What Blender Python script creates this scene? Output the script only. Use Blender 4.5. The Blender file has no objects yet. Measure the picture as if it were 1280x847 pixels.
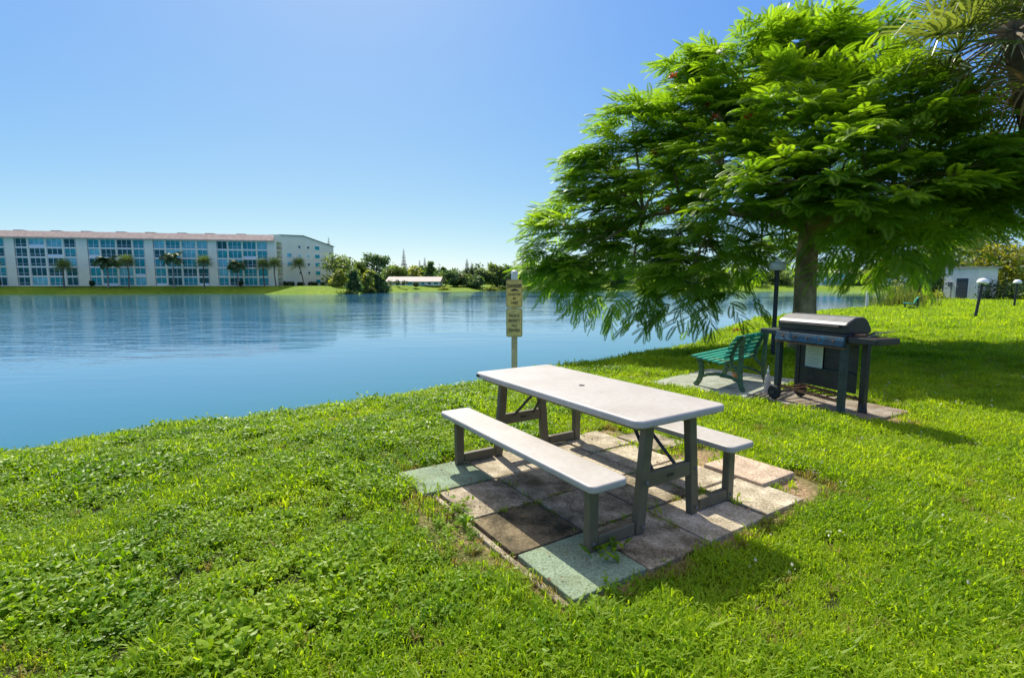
import bpy, bmesh, math, random
import numpy as np
from mathutils import Vector, Matrix
PI = math.pi
R = math.radians
rng = np.random.default_rng(7)
random.seed(7)
scene = bpy.context.scene
COL = scene.collection

# ------------------------------------------------------------------ view
F, CAMH, PITCH = 629.0, 1.4667, 0.1093
ZW = -1.1                      # lake level
SUN_EL, SUN_AZ = R(49), R(-18)  # azimuth from +Y, towards -X
SUN = Vector((math.sin(SUN_AZ)*math.cos(SUN_EL), math.cos(SUN_AZ)*math.cos(SUN_EL), math.sin(SUN_EL)))

def ray(x, y):
    c, s = math.cos(PITCH), math.sin(PITCH)
    dx, up = (x-640)/F, -(y-423.5)/F
    return Vector((dx, c+up*s, -s+up*c))
def at(x, y, Y):               # where the survey ray of a photo point meets depth Y
    d = ray(x, y)
    return d*(Y/d.y)+Vector((0, 0, CAMH))
def gnd(x, y, z=0.0):          # ... meets height z
    d = ray(x, y)
    return d*((z-CAMH)/d.z)+Vector((0, 0, CAMH))

# ------------------------------------------------------------------ object helpers
def link(o):
    COL.objects.link(o); return o
def tag(o, label=None, cat=None, group=None, kind=None):
    if label: o['label'] = label
    if cat: o['category'] = cat
    if group: o['group'] = group
    if kind: o['kind'] = kind
    return o
def thing(name, label, cat, loc=(0, 0, 0), rz=0.0, group=None):
    o = bpy.data.objects.new(name, None); link(o)
    o.empty_display_size = 0.1
    o.location = loc; o.rotation_euler = (0, 0, rz)
    return tag(o, label, cat, group)
def copy_tree(o, parent=None):
    c = o.copy(); link(c)
    if parent: c.parent = parent
    for ch in list(o.children): copy_tree(ch, c)
    return c

class MB:
    def __init__(s): s.v = []; s.f = []; s.mi = []
    def add(s, vs, fs, mi=0):
        b = len(s.v); s.v += [tuple(v) for v in vs]
        s.f += [tuple(b+i for i in f) for f in fs]; s.mi += [mi]*len(fs)
    def box(s, c, d, rot=None, mi=0):
        hx, hy, hz = d[0]/2, d[1]/2, d[2]/2
        vs = [Vector((x, y, z)) for x in (-hx, hx) for y in (-hy, hy) for z in (-hz, hz)]
        if rot is not None: vs = [rot @ v for v in vs]
        vs = [v+Vector(c) for v in vs]
        s.add(vs, [(0, 1, 3, 2), (4, 6, 7, 5), (0, 4, 5, 1), (2, 3, 7, 6), (0, 2, 6, 4), (1, 5, 7, 3)], mi)
    def bar(s, a, b, w, h, up=(0, 0, 1), mi=0):
        a, b = Vector(a), Vector(b); t = (b-a).normalized(); u = Vector(up)
        if abs(t.dot(u)) > .98: u = Vector((1, 0, 0))
        l = t.cross(u).normalized(); u = l.cross(t).normalized()
        vs = []
        for p in (a, b):
            for sx, sy in ((-1, -1), (1, -1), (1, 1), (-1, 1)): vs.append(p+l*sx*w/2+u*sy*h/2)
        s.add(vs, [(3, 2, 1, 0), (4, 5, 6, 7), (0, 1, 5, 4), (1, 2, 6, 5), (2, 3, 7, 6), (3, 0, 4, 7)], mi)
    def tube(s, pts, rad, n=10, cap=True, mi=0):
        pts = [Vector(p) for p in pts]
        if not hasattr(rad, '__len__'): rad = [rad]*len(pts)
        vs = []; ref = None
        for i, p in enumerate(pts):
            t = (pts[min(i+1, len(pts)-1)]-pts[max(i-1, 0)]).normalized()
            if ref is None: ref = Vector((1, 0, 0)) if abs(t.x) < .8 else Vector((0, 1, 0))
            a = t.cross(ref).normalized(); b = t.cross(a).normalized(); ref = b.cross(t).normalized() if False else ref
            for k in range(n):
                an = 2*PI*k/n
                vs.append(p+(a*math.cos(an)+b*math.sin(an))*rad[i])
        fs = [(i*n+k, i*n+(k+1) % n, (i+1)*n+(k+1) % n, (i+1)*n+k) for i in range(len(pts)-1) for k in range(n)]
        if cap: fs += [tuple(range(n))[::-1], tuple((len(pts)-1)*n+k for k in range(n))]
        s.add(vs, fs, mi)
    def lathe(s, prof, c=(0, 0, 0), n=20, mi=0):
        vs = []; c = Vector(c)
        for r, z in prof:
            for k in range(n):
                an = 2*PI*k/n; vs.append(c+Vector((r*math.cos(an), r*math.sin(an), z)))
        fs = [(i*n+k, i*n+(k+1) % n, (i+1)*n+(k+1) % n, (i+1)*n+k) for i in range(len(prof)-1) for k in range(n)]
        fs += [tuple(range(n))[::-1], tuple((len(prof)-1)*n+k for k in range(n))]
        s.add(vs, fs, mi)
    def prism(s, poly, ex, mi=0):                       # poly: list of 3D points, ex: extrude vector
        n = len(poly); ex = Vector(ex)
        vs = [Vector(p) for p in poly]+[Vector(p)+ex for p in poly]
        s.add(vs, [tuple(range(n))[::-1], tuple(range(n, 2*n))]+[(i, (i+1) % n, n+(i+1) % n, n+i) for i in range(n)], mi)
    def build(s, name, mat, parent=None, smooth=False, bevel=0.0, seg=2, fix=True):
        me = bpy.data.meshes.new(name); me.from_pydata(s.v, [], s.f)
        for m in (mat if isinstance(mat, (list, tuple)) else [mat]): me.materials.append(m)
        me.polygons.foreach_set('material_index', s.mi)
        if fix:
            bm = bmesh.new(); bm.from_mesh(me); bmesh.ops.recalc_face_normals(bm, faces=bm.faces); bm.to_mesh(me); bm.free()
        if smooth:
            me.polygons.foreach_set('use_smooth', [True]*len(me.polygons))
            me.set_sharp_from_angle(angle=R(40))
        me.update()
        o = link(bpy.data.objects.new(name, me))
        if parent: o.parent = parent
        if bevel > 0:
            m = o.modifiers.new('bevel', 'BEVEL'); m.width = bevel; m.segments = seg; m.limit_method = 'ANGLE'; m.angle_limit = R(35)
            m.harden_normals = False
        return o

def np_mesh(name, V, Q, mat, parent=None, attrs=None, tri=False, smooth=False):
    V = np.asarray(V, np.float32).reshape(-1, 3); Q = np.asarray(Q, np.int32); k = 3 if tri else 4
    me = bpy.data.meshes.new(name)
    me.vertices.add(len(V)); me.vertices.foreach_set('co', V.ravel())
    me.loops.add(Q.size); me.loops.foreach_set('vertex_index', Q.ravel())
    n = Q.size//k
    me.polygons.add(n); me.polygons.foreach_set('loop_start', np.arange(n, dtype=np.int32)*k)
    if smooth: me.polygons.foreach_set('use_smooth', np.ones(n, dtype=bool))
    me.materials.append(mat)
    for kx, a in (attrs or {}).items():
        at_ = me.attributes.new(kx, 'FLOAT', 'POINT'); at_.data.foreach_set('value', np.asarray(a, np.float32))
    me.update(); me.validate()
    if name is None: return me
    o = link(bpy.data.objects.new(name, me))
    if parent: o.parent = parent
    return o

# ------------------------------------------------------------------ materials
def newmat(name):
    m = bpy.data.materials.new(name); m.use_nodes = True
    nt = m.node_tree; nt.nodes.clear()
    out = nt.nodes.new('ShaderNodeOutputMaterial')
    return m, nt, out
def N(nt, t, **kw):
    n = nt.nodes.new(t)
    for k, v in kw.items():
        if k in n.inputs: n.inputs[k].default_value = v
        else: setattr(n, k, v)
    return n
def c4(c): return (c[0], c[1], c[2], 1)
def noise_node(nt, scale, detail=4, coord='Object', stretch=None):
    tc = N(nt, 'ShaderNodeTexCoord')
    src = tc.outputs[coord]
    if stretch:
        mp = N(nt, 'ShaderNodeMapping'); mp.inputs['Scale'].default_value = stretch
        nt.links.new(src, mp.inputs[0]); src = mp.outputs[0]
    nz = N(nt, 'ShaderNodeTexNoise'); nz.inputs['Scale'].default_value = scale; nz.inputs['Detail'].default_value = detail
    nt.links.new(src, nz.inputs['Vector'])
    return nz
def ramp(nt, src, stops):
    r = N(nt, 'ShaderNodeValToRGB')
    el = r.color_ramp.elements
    while len(el) < len(stops): el.new(.5)
    for e, (p, c) in zip(el, stops): e.position = p; e.color = c4(c)
    nt.links.new(src, r.inputs[0]); return r
def mixc(nt, f, a, b, mode='MIX'):
    m = N(nt, 'ShaderNodeMix', data_type='RGBA', blend_type=mode)
    for i, s in ((0, f), (6, a), (7, b)):
        if isinstance(s, (int, float)): m.inputs[i].default_value = s
        elif isinstance(s, tuple): m.inputs[i].default_value = c4(s)
        else: nt.links.new(s, m.inputs[i])
    return m.outputs[2]
def concrete(name, col, stain, amt, seed):
    m, nt, out = newmat(name)
    b = N(nt, 'ShaderNodeBsdfPrincipled', Roughness=.9); b.inputs['Specular IOR Level'].default_value = .25
    tc = N(nt, 'ShaderNodeTexCoord'); oi = N(nt, 'ShaderNodeObjectInfo')
    ad = N(nt, 'ShaderNodeVectorMath', operation='ADD'); sc = N(nt, 'ShaderNodeVectorMath', operation='SCALE'); sc.inputs[3].default_value = 37.0+seed
    cv = N(nt, 'ShaderNodeCombineXYZ'); nt.links.new(oi.outputs['Random'], cv.inputs[0]); nt.links.new(oi.outputs['Random'], cv.inputs[1]); nt.links.new(cv.outputs[0], sc.inputs[0])
    nt.links.new(tc.outputs['Object'], ad.inputs[0]); nt.links.new(sc.outputs[0], ad.inputs[1])
    def nz(scale, det, rough=.6):
        z = N(nt, 'ShaderNodeTexNoise'); z.inputs['Scale'].default_value = scale; z.inputs['Detail'].default_value = det; z.inputs['Roughness'].default_value = rough
        nt.links.new(ad.outputs[0], z.inputs['Vector']); return z.outputs[0]
    base = ramp(nt, nz(7, 6), [(.35, tuple(c*.78 for c in col)), (.65, tuple(c*1.12 for c in col))])
    st = ramp(nt, nz(4.5, 9, .72), [(.5-.16*amt, (0, 0, 0)), (.62, (min(1, amt*1.1),)*3)])
    c = mixc(nt, st.outputs[0], base.outputs[0], stain)
    sp = ramp(nt, nz(70, 4, .7), [(.38, (.55, .52, .48)), (.52, (1, 1, 1)), (.68, (1.15, 1.14, 1.1))])
    c = mixc(nt, 1.0, c, sp.outputs[0], 'MULTIPLY')
    nt.links.new(c, b.inputs['Base Color'])
    bp = N(nt, 'ShaderNodeBump', Strength=.8, Distance=.006); nt.links.new(nz(60, 8, .7), bp.inputs['Height']); nt.links.new(bp.outputs[0], b.inputs['Normal'])
    nt.links.new(b.outputs[0], out.inputs[0]); return m
def solid(name, col, rough=.6, var=.15, scale=8, bump=.0, bscale=60, metal=0.0, dirt=None, dirt_scale=3, dirt_amt=.5, spec=.5, stretch=None):
    m, nt, out = newmat(name)
    b = N(nt, 'ShaderNodeBsdfPrincipled', Roughness=rough, Metallic=metal)
    b.inputs['Specular IOR Level'].default_value = spec
    nz = noise_node(nt, scale, 5, stretch=stretch)
    lo = tuple(c*(1-var) for c in col); hi = tuple(min(1, c*(1+var)) for c in col)
    r = ramp(nt, nz.outputs[0], [(.36, lo), (.64, hi)])
    c = r.outputs[0]
    if dirt:
        dn = noise_node(nt, dirt_scale, 8)
        dr = ramp(nt, dn.outputs[0], [(.43, (0, 0, 0)), (.62, (dirt_amt,)*3)])
        c = mixc(nt, dr.outputs[0], c, dirt)
    nt.links.new(c, b.inputs['Base Color'])
    if bump > 0:
        bn = noise_node(nt, bscale, 6)
        bp = N(nt, 'ShaderNodeBump', Strength=bump, Distance=.01)
        nt.links.new(bn.outputs[0], bp.inputs['Height']); nt.links.new(bp.outputs[0], b.inputs['Normal'])
    nt.links.new(b.outputs[0], out.inputs[0])
    return m
def leafmat(name, ca, cb, trans=.45, tcol=None, rough=.45, attr='tint', spec=.4):
    """leaf: colour between ca and cb by the per-leaf tint, light passing through"""
    m, nt, out = newmat(name)
    if attr == 'random':
        oi = N(nt, 'ShaderNodeObjectInfo')
        zn = N(nt, 'ShaderNodeTexNoise'); zn.inputs['Scale'].default_value = 1.1; zn.inputs['Detail'].default_value = 5; nt.links.new(oi.outputs['Location'], zn.inputs['Vector'])
        mrn = N(nt, 'ShaderNodeMapRange'); mrn.inputs['From Min'].default_value = .34; mrn.inputs['From Max'].default_value = .66; nt.links.new(zn.outputs[0], mrn.inputs[0])
        mf = N(nt, 'ShaderNodeMix'); mf.inputs[0].default_value = .5; nt.links.new(oi.outputs['Random'], mf.inputs[2]); nt.links.new(mrn.outputs[0], mf.inputs[3]); f = mf.outputs[0]
    else:
        f = N(nt, 'ShaderNodeAttribute', attribute_name=attr).outputs['Fac']
    c = mixc(nt, f, ca, cb)
    b = N(nt, 'ShaderNodeBsdfPrincipled', Roughness=rough); b.inputs['Specular IOR Level'].default_value = spec
    nt.links.new(c, b.inputs['Base Color'])
    t = N(nt, 'ShaderNodeBsdfTranslucent')
    if tcol is None: tcol = (2.0, 1.9, .6)
    nt.links.new(mixc(nt, 1.0, c, tcol, 'MULTIPLY'), t.inputs[0])
    mx = N(nt, 'ShaderNodeMixShader'); mx.inputs[0].default_value = trans
    nt.links.new(b.outputs[0], mx.inputs[1]); nt.links.new(t.outputs[0], mx.inputs[2])
    nt.links.new(mx.outputs[0], out.inputs[0])
    return m

M = {}
M['plastic'] = solid('grey_white_plastic', (.445, .412, .378), .45, .06, 30, .15, 260, dirt=(.34, .30, .25), dirt_scale=2.6, dirt_amt=.4)
M['brown'] = solid('grey_brown_metal', (.12, .10, .058), .5, .12, 12, .05, 120, dirt=(.18, .14, .09), dirt_amt=.3)
M['steel_dark'] = solid('dark_steel', (.05, .05, .05), .45, .2, 20, metal=.6)
M['hole'] = solid('black_hole', (.01, .01, .01), .9)
M['concrete'] = concrete('bare_concrete', (.62, .54, .40), (.22, .175, .10), .65, 0)
M['concrete_dark'] = concrete('moss_stained_concrete', (.27, .21, .12), (.030, .026, .012), 1.0, 1)
M['concrete_half'] = concrete('half_stained_concrete', (.54, .46, .33), (.11, .088, .048), .88, 2)
M['concrete_green'] = concrete('green_painted_concrete', (.25, .33, .22), (.16, .18, .08), .4, 3)
M['concrete_pink'] = concrete('pinkish_concrete', (.58, .45, .33), (.34, .24, .15), .45, 4)
M['pad_grey'] = concrete('grey_pad', (.40, .35, .28), (.17, .12, .07), .8, 5)
M['pad_green'] = concrete('pale_green_pad', (.38, .42, .34), (.22, .2, .14), .5, 6)
M['sign_yellow'] = solid('mustard_sign_paint', (.78, .54, .13), .5, .08, 12, dirt=(.3, .24, .1), dirt_scale=9, dirt_amt=.35)
M['sign_olive'] = solid('olive_yellow_sign_paint', (.68, .54, .18), .5, .1, 12, dirt=(.24, .21, .08), dirt_scale=9, dirt_amt=.45)
M['sign_black'] = solid('black_lettering', (.045, .025, .012), .6)
M['sign_border'] = solid('sign_border_paint', (.2, .14, .04), .6)
M['post_tan'] = solid('tan_post_paint', (.56, .47, .23), .6, .15, 20, .2, 60, dirt=(.25, .2, .1), dirt_amt=.5)
M['cap_white'] = solid('white_post_cap', (.66, .66, .6), .5, .08, 20)
M['black_paint'] = solid('black_pole_paint', (.022, .021, .02), .45, .25, 12)
M['lamp_white'] = solid('white_acrylic_lamp', (.74, .68, .56), .35, .06, 8)
M['lamp_white2'] = solid('bright_white_acrylic_lamp', (.85, .85, .83), .3, .03, 8)
M['teal'] = solid('teal_bench_paint', (.02, .28, .19), .5, .2, 20, .1, 60)
M['teal_dark'] = solid('green_cast_iron', (.045, .115, .05), .55, .3, 15, .1, 60, dirt=(.13, .13, .03), dirt_amt=.5)
M['grill_black'] = solid('weathered_black_enamel', (.018, .017, .016), .42, .4, 18, .15, 90, dirt=(.06, .04, .025), dirt_amt=.5)
M['grill_green'] = solid('dark_greenish_metal', (.02, .035, .032), .5, .3, 14, .1, 90)
M['grill_grey'] = solid('dull_grey_steel', (.15, .155, .165), .5, .15, 14, .05, 60, metal=.2, dirt=(.12, .1, .08), dirt_amt=.4)
M['grill_blue'] = solid('faded_blue_panel', (.012, .075, .12), .55, .35, 16, .1, 60, dirt=(.04, .05, .05), dirt_scale=9, dirt_amt=.8)
M['rust'] = solid('rust', (.19, .09, .04), .9, .4, 25, .3, 90)
M['paper'] = solid('paper_sheet', (.62, .64, .52), .7, .05, 10)
M['ink'] = solid('grey_ink', (.3, .32, .28), .8)
M['rubber'] = solid('black_rubber', (.013, .013, .013), .7)
M['bottle'] = solid('milky_plastic', (.6, .5, .4), .35, .06, 20)
M['terracotta'] = solid('terracotta', (.42, .2, .08), .8, .2, 14)
M['wall_cream'] = solid('cream_stucco', (.90, .83, .60), .85, .04, .4, .1, 8)
M['wall_white'] = solid('white_render', (.82, .82, .78), .8, .04, .5)
M['frame_white'] = solid('white_window_frame', (.8, .82, .82), .5, .03, 1)
M['roof_tile'] = solid('brown_roof_tile', (.70, .49, .35), .85, .12, 1.2, .5, 6)
M['roof_edge'] = solid('dark_roof_edge', (.16, .13, .1), .8, .2, 2)
M['recess'] = solid('stair_recess', (.22, .15, .1), .85, .2, 1)
M['shed_wall'] = solid('shed_render', (.8, .77, .66), .85, .06, 1.4, .1, 20)
M['shed_door'] = solid('grey_blue_door', (.06, .085, .105), .6, .15, 6)
M['roof_grey'] = solid('pale_roof_sheet', (.44, .38, .33), .8, .12, 1.5)
M['bark'] = solid('grey_brown_bark', (.50, .34, .17), .9, .4, 5, .9, 30, dirt=(.16, .12, .06), dirt_scale=3, dirt_amt=.7, stretch=(1, 1, .35))
M['bark_pale'] = solid('pale_bark', (.28, .23, .17), .9, .3, 3, .5, 20)
M['palm_bark'] = solid('brown_palm_trunk', (.17, .12, .075), .9, .4, 6, .7, 30)

def glass(name, col, rough=.25):
    m, nt, out = newmat(name)
    b = N(nt, 'ShaderNodeBsdfPrincipled', Roughness=rough)
    nz = noise_node(nt, .35, 3)
    r = ramp(nt, nz.outputs[0], [(.35, tuple(c*.6 for c in col)), (.7, tuple(c*1.4 for c in col))])
    nt.links.new(r.outputs[0], b.inputs['Base Color'])
    b.inputs['Specular IOR Level'].default_value = .15
    nt.links.new(b.outputs[0], out.inputs[0]); return m
M['glass_dark'] = glass('dark_blue_glass', (.008, .12, .115))
M['glass_teal'] = glass('teal_glass', (.025, .36, .355))
M['glass_light'] = glass('pale_blue_blind_glass', (.2, .6, .6))

M['leaf'] = leafmat('feathery_leaf', (.075, .165, .012), (.225, .345, .025), .58, (2.1, 2.1, .6), .42, spec=.35)
M['blossom'] = leafmat('orange_blossom', (.55, .09, .02), (.6, .2, .03), .3, (1.2, 1.1, 1))
M['pod'] = solid('seed_pod', (.05, .03, .02), .6)
M['palm_leaf'] = leafmat('fan_palm_leaf', (.08, .13, .03), (.22, .26, .06), .4, (1.8, 1.8, .8), .35, spec=.6)
M['palm_dead'] = leafmat('dry_palm_leaf', (.22, .12, .03), (.3, .18, .05), .4, (1.3, 1.2, 1), .6)
M['far_leaf'] = leafmat('distant_leaf', (.09, .14, .04), (.18, .24, .07), .5, (1.8, 1.8, .7), .5)
M['far_dark'] = leafmat('distant_dark_leaf', (.06, .11, .04), (.12, .19, .06), .45, (1.7, 1.8, .7), .5)
M['far_pale'] = leafmat('distant_pale_leaf', (.16, .21, .04), (.34, .35, .08), .5, (1.7, 1.7, .7), .5)
M['pine_leaf'] = leafmat('norfolk_pine_needles', (.02, .045, .03), (.045, .08, .05), .2, (1.5, 1.6, .9), .6)
M['yellow_leaf'] = leafmat('yellowish_leaf', (.11, .15, .02), (.36, .35, .05), .55, (1.7, 1.6, .6), .5)
M['hedge_leaf'] = leafmat('hedge_leaf', (.02, .05, .012), (.05, .10, .02), .3, (1.7, 1.8, .6), .45)
M['reed_leaf'] = leafmat('reed_leaf', (.07, .12, .02), (.2, .22, .05), .45, (1.7, 1.7, .7), .5)
M['red_leaf'] = leafmat('reddish_leaf', (.3, .05, .02), (.4, .12, .03), .4, (1.3, 1.2, 1), .5)
M['blade'] = leafmat('grass_blade', (.13, .25, .008), (.36, .44, .02), .55, (1.9, 1.9, .5), .5, 'random', spec=.25)
M['blade_dry'] = leafmat('dry_grass_blade', (.26, .22, .05), (.36, .28, .09), .5, (1.4, 1.4, .8), .5, 'random')
M['cover'] = leafmat('ground_cover_leaf', (.06, .17, .006), (.31, .42, .014), .42, (2.0, 2.0, .5), .42, 'random', spec=.28)
M['litter'] = leafmat('dry_leaf_bits', (.14, .07, .03), (.33, .2, .09), .2, (1.2, 1.1, 1), .7, 'random')
M['pale_weed'] = leafmat('pale_weed_leaf', (.4, .42, .3), (.62, .6, .48), .3, (1.2, 1.2, 1), .4, 'random')

# ------------------------------------------------------------------ terrain
shore_px = [(0, 575, -.3), (90, 560, -.3), (180, 545, -.3), (330, 526, -.3), (480, 505, -.3), (600, 481, -.28), (740, 455, -.25),
            (810, 442, -.22), (880, 428, -.2), (925, 408, -.14), (960, 400, -.12), (1050, 389, -.1), (1100, 386, -.1), (1122, 377, -.1)]
near_shore = [tuple(gnd(*p).xy) for p in shore_px]
LAKE = [(-170, -40), (-60, -14), (-22, -3.5), (-11, 1.8), (-7.5, 3.6)]+near_shore+[(64, 82), (112, 142), (142, 178), (100, 186), (60, 186), (0, 186), (-28, 180), (-40, 168),
        (-46, 158), (-46, 146), (-42, 137), (-44, 128), (-50, 124), (-57, 126), (-64, 131), (-72, 134.5), (-90, 131), (-126, 123), (-180, 111)]
LA = np.array(LAKE); LB = np.roll(LA, -1, axis=0)
def inland(x, y):
    """signed distance to the shore, positive on land"""
    x = np.asarray(x, float); y = np.asarray(y, float)
    best = np.full(x.shape, 1e9); ins = np.zeros(x.shape, bool)
    for a, b in zip(LA, LB):
        d = b-a; t = np.clip(((x-a[0])*d[0]+(y-a[1])*d[1])/(d@d), 0, 1)
        best = np.minimum(best, np.hypot(x-a[0]-t*d[0], y-a[1]-t*d[1]))
        cr = (a[1] > y) != (b[1] > y)
        with np.errstate(divide='ignore', invalid='ignore'):
            ins ^= cr & (x < (b[0]-a[0])*(y-a[1])/(b[1]-a[1])+a[0])
    return np.where(ins, -best, best)
def sstep(a, b, v):
    t = np.clip((v-a)/(b-a), 0, 1); return t*t*(3-2*t)
def height(x, y):
    x = np.asarray(x, float); y = np.asarray(y, float)
    s = inland(x, y)
    far = sstep(70, 110, np.where(x < 20, y, 0)) + np.where(x >= 20, sstep(140, 185, y), 0)
    e0 = np.where(np.hypot(x, y) > 18, .11, .28)
    e0 = .28-.17*sstep(12, 24, np.hypot(x, y))
    z = np.where(s > 0, -e0*np.exp(-s/(1.15+.0*s)), np.maximum(-e0+s*.6, -2.6))
    z = z+far*.85*sstep(0, 7, s)
    z = z+.012*np.sin(x*1.7+.4)*np.sin(y*1.3)*sstep(.3, 2, s)
    return z
def hgt(x, y): return float(height(np.array([x]), np.array([y]))[0])

def axis(fine_lo, fine_hi, step, lo, hi):
    a = list(np.arange(fine_lo, fine_hi+1e-6, step)); d = step
    while a[-1] < hi: d *= 1.12; a.append(a[-1]+min(d, 60))
    d = step
    while a[0] > lo: d *= 1.12; a.insert(0, a[0]-min(d, 60))
    return np.array(a)
gx = axis(-12, 26, .22, -1500, 1500); gy = axis(-1, 32, .22, -300, 1800)
GX, GY = np.meshgrid(gx, gy); GZ = height(GX, GY)
nx, ny = len(gx), len(gy)
# the table and its slabs, in the table's own frame
TA, TX, TY = .571, .5055, 3.5855
TU = Vector((math.sin(TA), -math.cos(TA), 0)); TV = Vector((math.cos(TA), math.sin(TA), 0))
def to_uv(x, y):
    dx, dy = x-TX, y-TY
    return dx*TU.x+dy*TU.y, dx*TV.x+dy*TV.y
def from_uv(u, v, z=0): return Vector((TX, TY, z))+TU*u+TV*v
GU = Vector((.34, -.94, 0)).normalized(); GW = Vector((.94, .34, 0)).normalized(); GC = Vector((3.63, 5.87, 0))   # grill frame
BENCH_PAD = [(2.02, 7.35), (2.98, 6.22), (4.35, 7.45), (3.38, 8.5)]
PC = Vector((3.86, 5.98, 0)); PU = Vector((.48, -.877, 0)); PW = Vector((.877, .48, 0))
def inpoly(x, y, P):
    ins = np.zeros(np.shape(x), bool)
    for i in range(len(P)):
        a, b = P[i], P[(i+1) % len(P)]
        cr = (a[1] > y) != (b[1] > y)
        ins ^= cr & (x < (b[0]-a[0])*(y-a[1])/(b[1]-a[1]+1e-12)+a[0])
    return ins
GRILL_PAD = [tuple((PC+PU*a+PW*b).xy) for a, b in ((-.78, -.5), (.66, -.5), (.66, .42), (-.78, .42))]
SLABS = [(-.86, -1.09, -.38, -.53), (-.36, -.97, .11, -.50), (.125, -.97, .60, -.495), (.615, -.96, 1.08, -.48),
         (-.86, -.515, -.375, -.03), (-.365, -.485, .11, -.01), (.125, -.48, .60, 0), (.615, -.465, 1.09, .02),
         (-.85, -.015, -.385, .455), (-.37, .005, .105, .465), (.12, .015, .60, .49), (.615, .035, 1.08, .59),
         (-.87, .48, -.41, .95), (-.385, .48, .085, .94), (.11, .51, .585, .97), (.61, .61, 1.07, 1.05),
         (-.62, .98, -.14, 1.38), (.32, 1.0, .81, 1.42)]
def soilmask(x, y):
    """bare earth round the slabs and pads"""
    u, v = to_uv(x, y)
    d = np.maximum(np.maximum(-.9-u, u-1.1), np.maximum(-1.0-v, v-1.15))
    m = 1-sstep(-.02, .14, d)
    m = np.maximum(m, .75*(1-sstep(.0, .5, np.hypot((u-.1)/.9, (v+1.1)/.3)-.35)))
    m = np.maximum(m, (1-sstep(.15, .3, np.hypot(u-.9, v-1.3))))
    m = np.maximum(m, (1-sstep(.1, .42, np.hypot(u-.1, v-1.3))))
    sp = gnd(1120, 524).xy
    m = np.maximum(m, 1-sstep(.22, .42, np.hypot((x-sp.x), (y-sp.y)*1.2)))
    return m
soil = np.where(np.hypot(GX, GY) < 15, soilmask(GX, GY), 0)
V = np.stack([GX, GY, GZ], -1).reshape(-1, 3)
idx = np.arange(nx*ny).reshape(ny, nx)
Q = np.stack([idx[:-1, :-1], idx[:-1, 1:], idx[1:, 1:], idx[1:, :-1]], -1).reshape(-1, 4)
m, nt, out = newmat('lawn_ground')
b = N(nt, 'ShaderNodeBsdfPrincipled', Roughness=.9); b.inputs['Specular IOR Level'].default_value = .1
n1 = noise_node(nt, 1.1, 8); n2 = noise_node(nt, .08, 5); n3 = noise_node(nt, 35, 6)
g1 = ramp(nt, n1.outputs[0], [(.3, (.10, .18, .01)), (.7, (.20, .28, .02))])
g2 = ramp(nt, n2.outputs[0], [(.35, (.75, .85, .7)), (.7, (1.15, 1.05, 1.1))])
gc = mixc(nt, 1.0, g1.outputs[0], g2.outputs[0], 'MULTIPLY')
so = ramp(nt, n3.outputs[0], [(.3, (.16, .10, .055)), (.7, (.42, .30, .17))])
sa = N(nt, 'ShaderNodeAttribute', attribute_name='soil')
gm = mixc(nt, sa.outputs['Fac'], gc, so.outputs[0])
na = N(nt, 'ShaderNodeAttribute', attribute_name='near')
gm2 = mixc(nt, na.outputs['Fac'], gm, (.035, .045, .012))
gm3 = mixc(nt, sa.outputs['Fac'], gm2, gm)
nt.links.new(gm3, b.inputs['Base Color'])
bp = N(nt, 'ShaderNodeBump', Strength=.6, Distance=.05); nt.links.new(n3.outputs[0], bp.inputs['Height']); nt.links.new(bp.outputs[0], b.inputs['Normal'])
nt.links.new(b.outputs[0], out.inputs[0]); M['ground'] = m
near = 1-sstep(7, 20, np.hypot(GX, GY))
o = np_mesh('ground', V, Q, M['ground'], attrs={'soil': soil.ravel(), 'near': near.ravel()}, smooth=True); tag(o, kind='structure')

# lake
m, nt, out = newmat('lake_water')
b = N(nt, 'ShaderNodeBsdfPrincipled', Roughness=.03, IOR=1.33)
tc = N(nt, 'ShaderNodeTexCoord')
sh = N(nt, 'ShaderNodeAttribute', attribute_name='shallow')
nt.links.new(mixc(nt, sh.outputs['Fac'], (.032, .145, .265), (.030, .140, .145)), b.inputs['Base Color'])
def wave(sx, sy, scale, det=3):
    mp = N(nt, 'ShaderNodeMapping'); mp.inputs['Scale'].default_value = (sx, sy, 1); mp.inputs['Rotation'].default_value = (0, 0, .25)
    nt.links.new(tc.outputs['Object'], mp.inputs[0])
    z = N(nt, 'ShaderNodeTexNoise'); z.inputs['Scale'].default_value = scale; z.inputs['Detail'].default_value = det
    nt.links.new(mp.outputs[0], z.inputs['Vector']); return z.outputs[0]
w1 = wave(.35, 1, 1.6, 4); w2 = wave(.5, 1, .35, 2)
wm = ramp(nt, wave(.6, 1, .022, 3), [(.42, (.25,)*3), (.58, (1,)*3)])
ml = N(nt, 'ShaderNodeMath', operation='MULTIPLY'); nt.links.new(w1, ml.inputs[0]); nt.links.new(wm.outputs[0], ml.inputs[1])
ad = N(nt, 'ShaderNodeMath', operation='MULTIPLY_ADD'); ad.inputs[1].default_value = .8
nt.links.new(w2, ad.inputs[0]); nt.links.new(ml.outputs[0], ad.inputs[2])
ra = N(nt, 'ShaderNodeAttribute', attribute_name='rip')
bp = N(nt, 'ShaderNodeBump', Distance=.12); nt.links.new(ad.outputs[0], bp.inputs['Height'])
nt.links.new(ra.outputs['Fac'], bp.inputs['Strength'])
nt.links.new(bp.outputs[0], b.inputs['Normal']); nt.links.new(b.outputs[0], out.inputs[0]); M['water'] = m
wx = np.concatenate([np.linspace(-260, -30, 24), np.linspace(-28, 30, 59), np.linspace(34, 220, 30)]); wy = np.concatenate([np.linspace(-60, 0, 10), np.linspace(1, 40, 40), np.linspace(44, 230, 40)])
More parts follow.
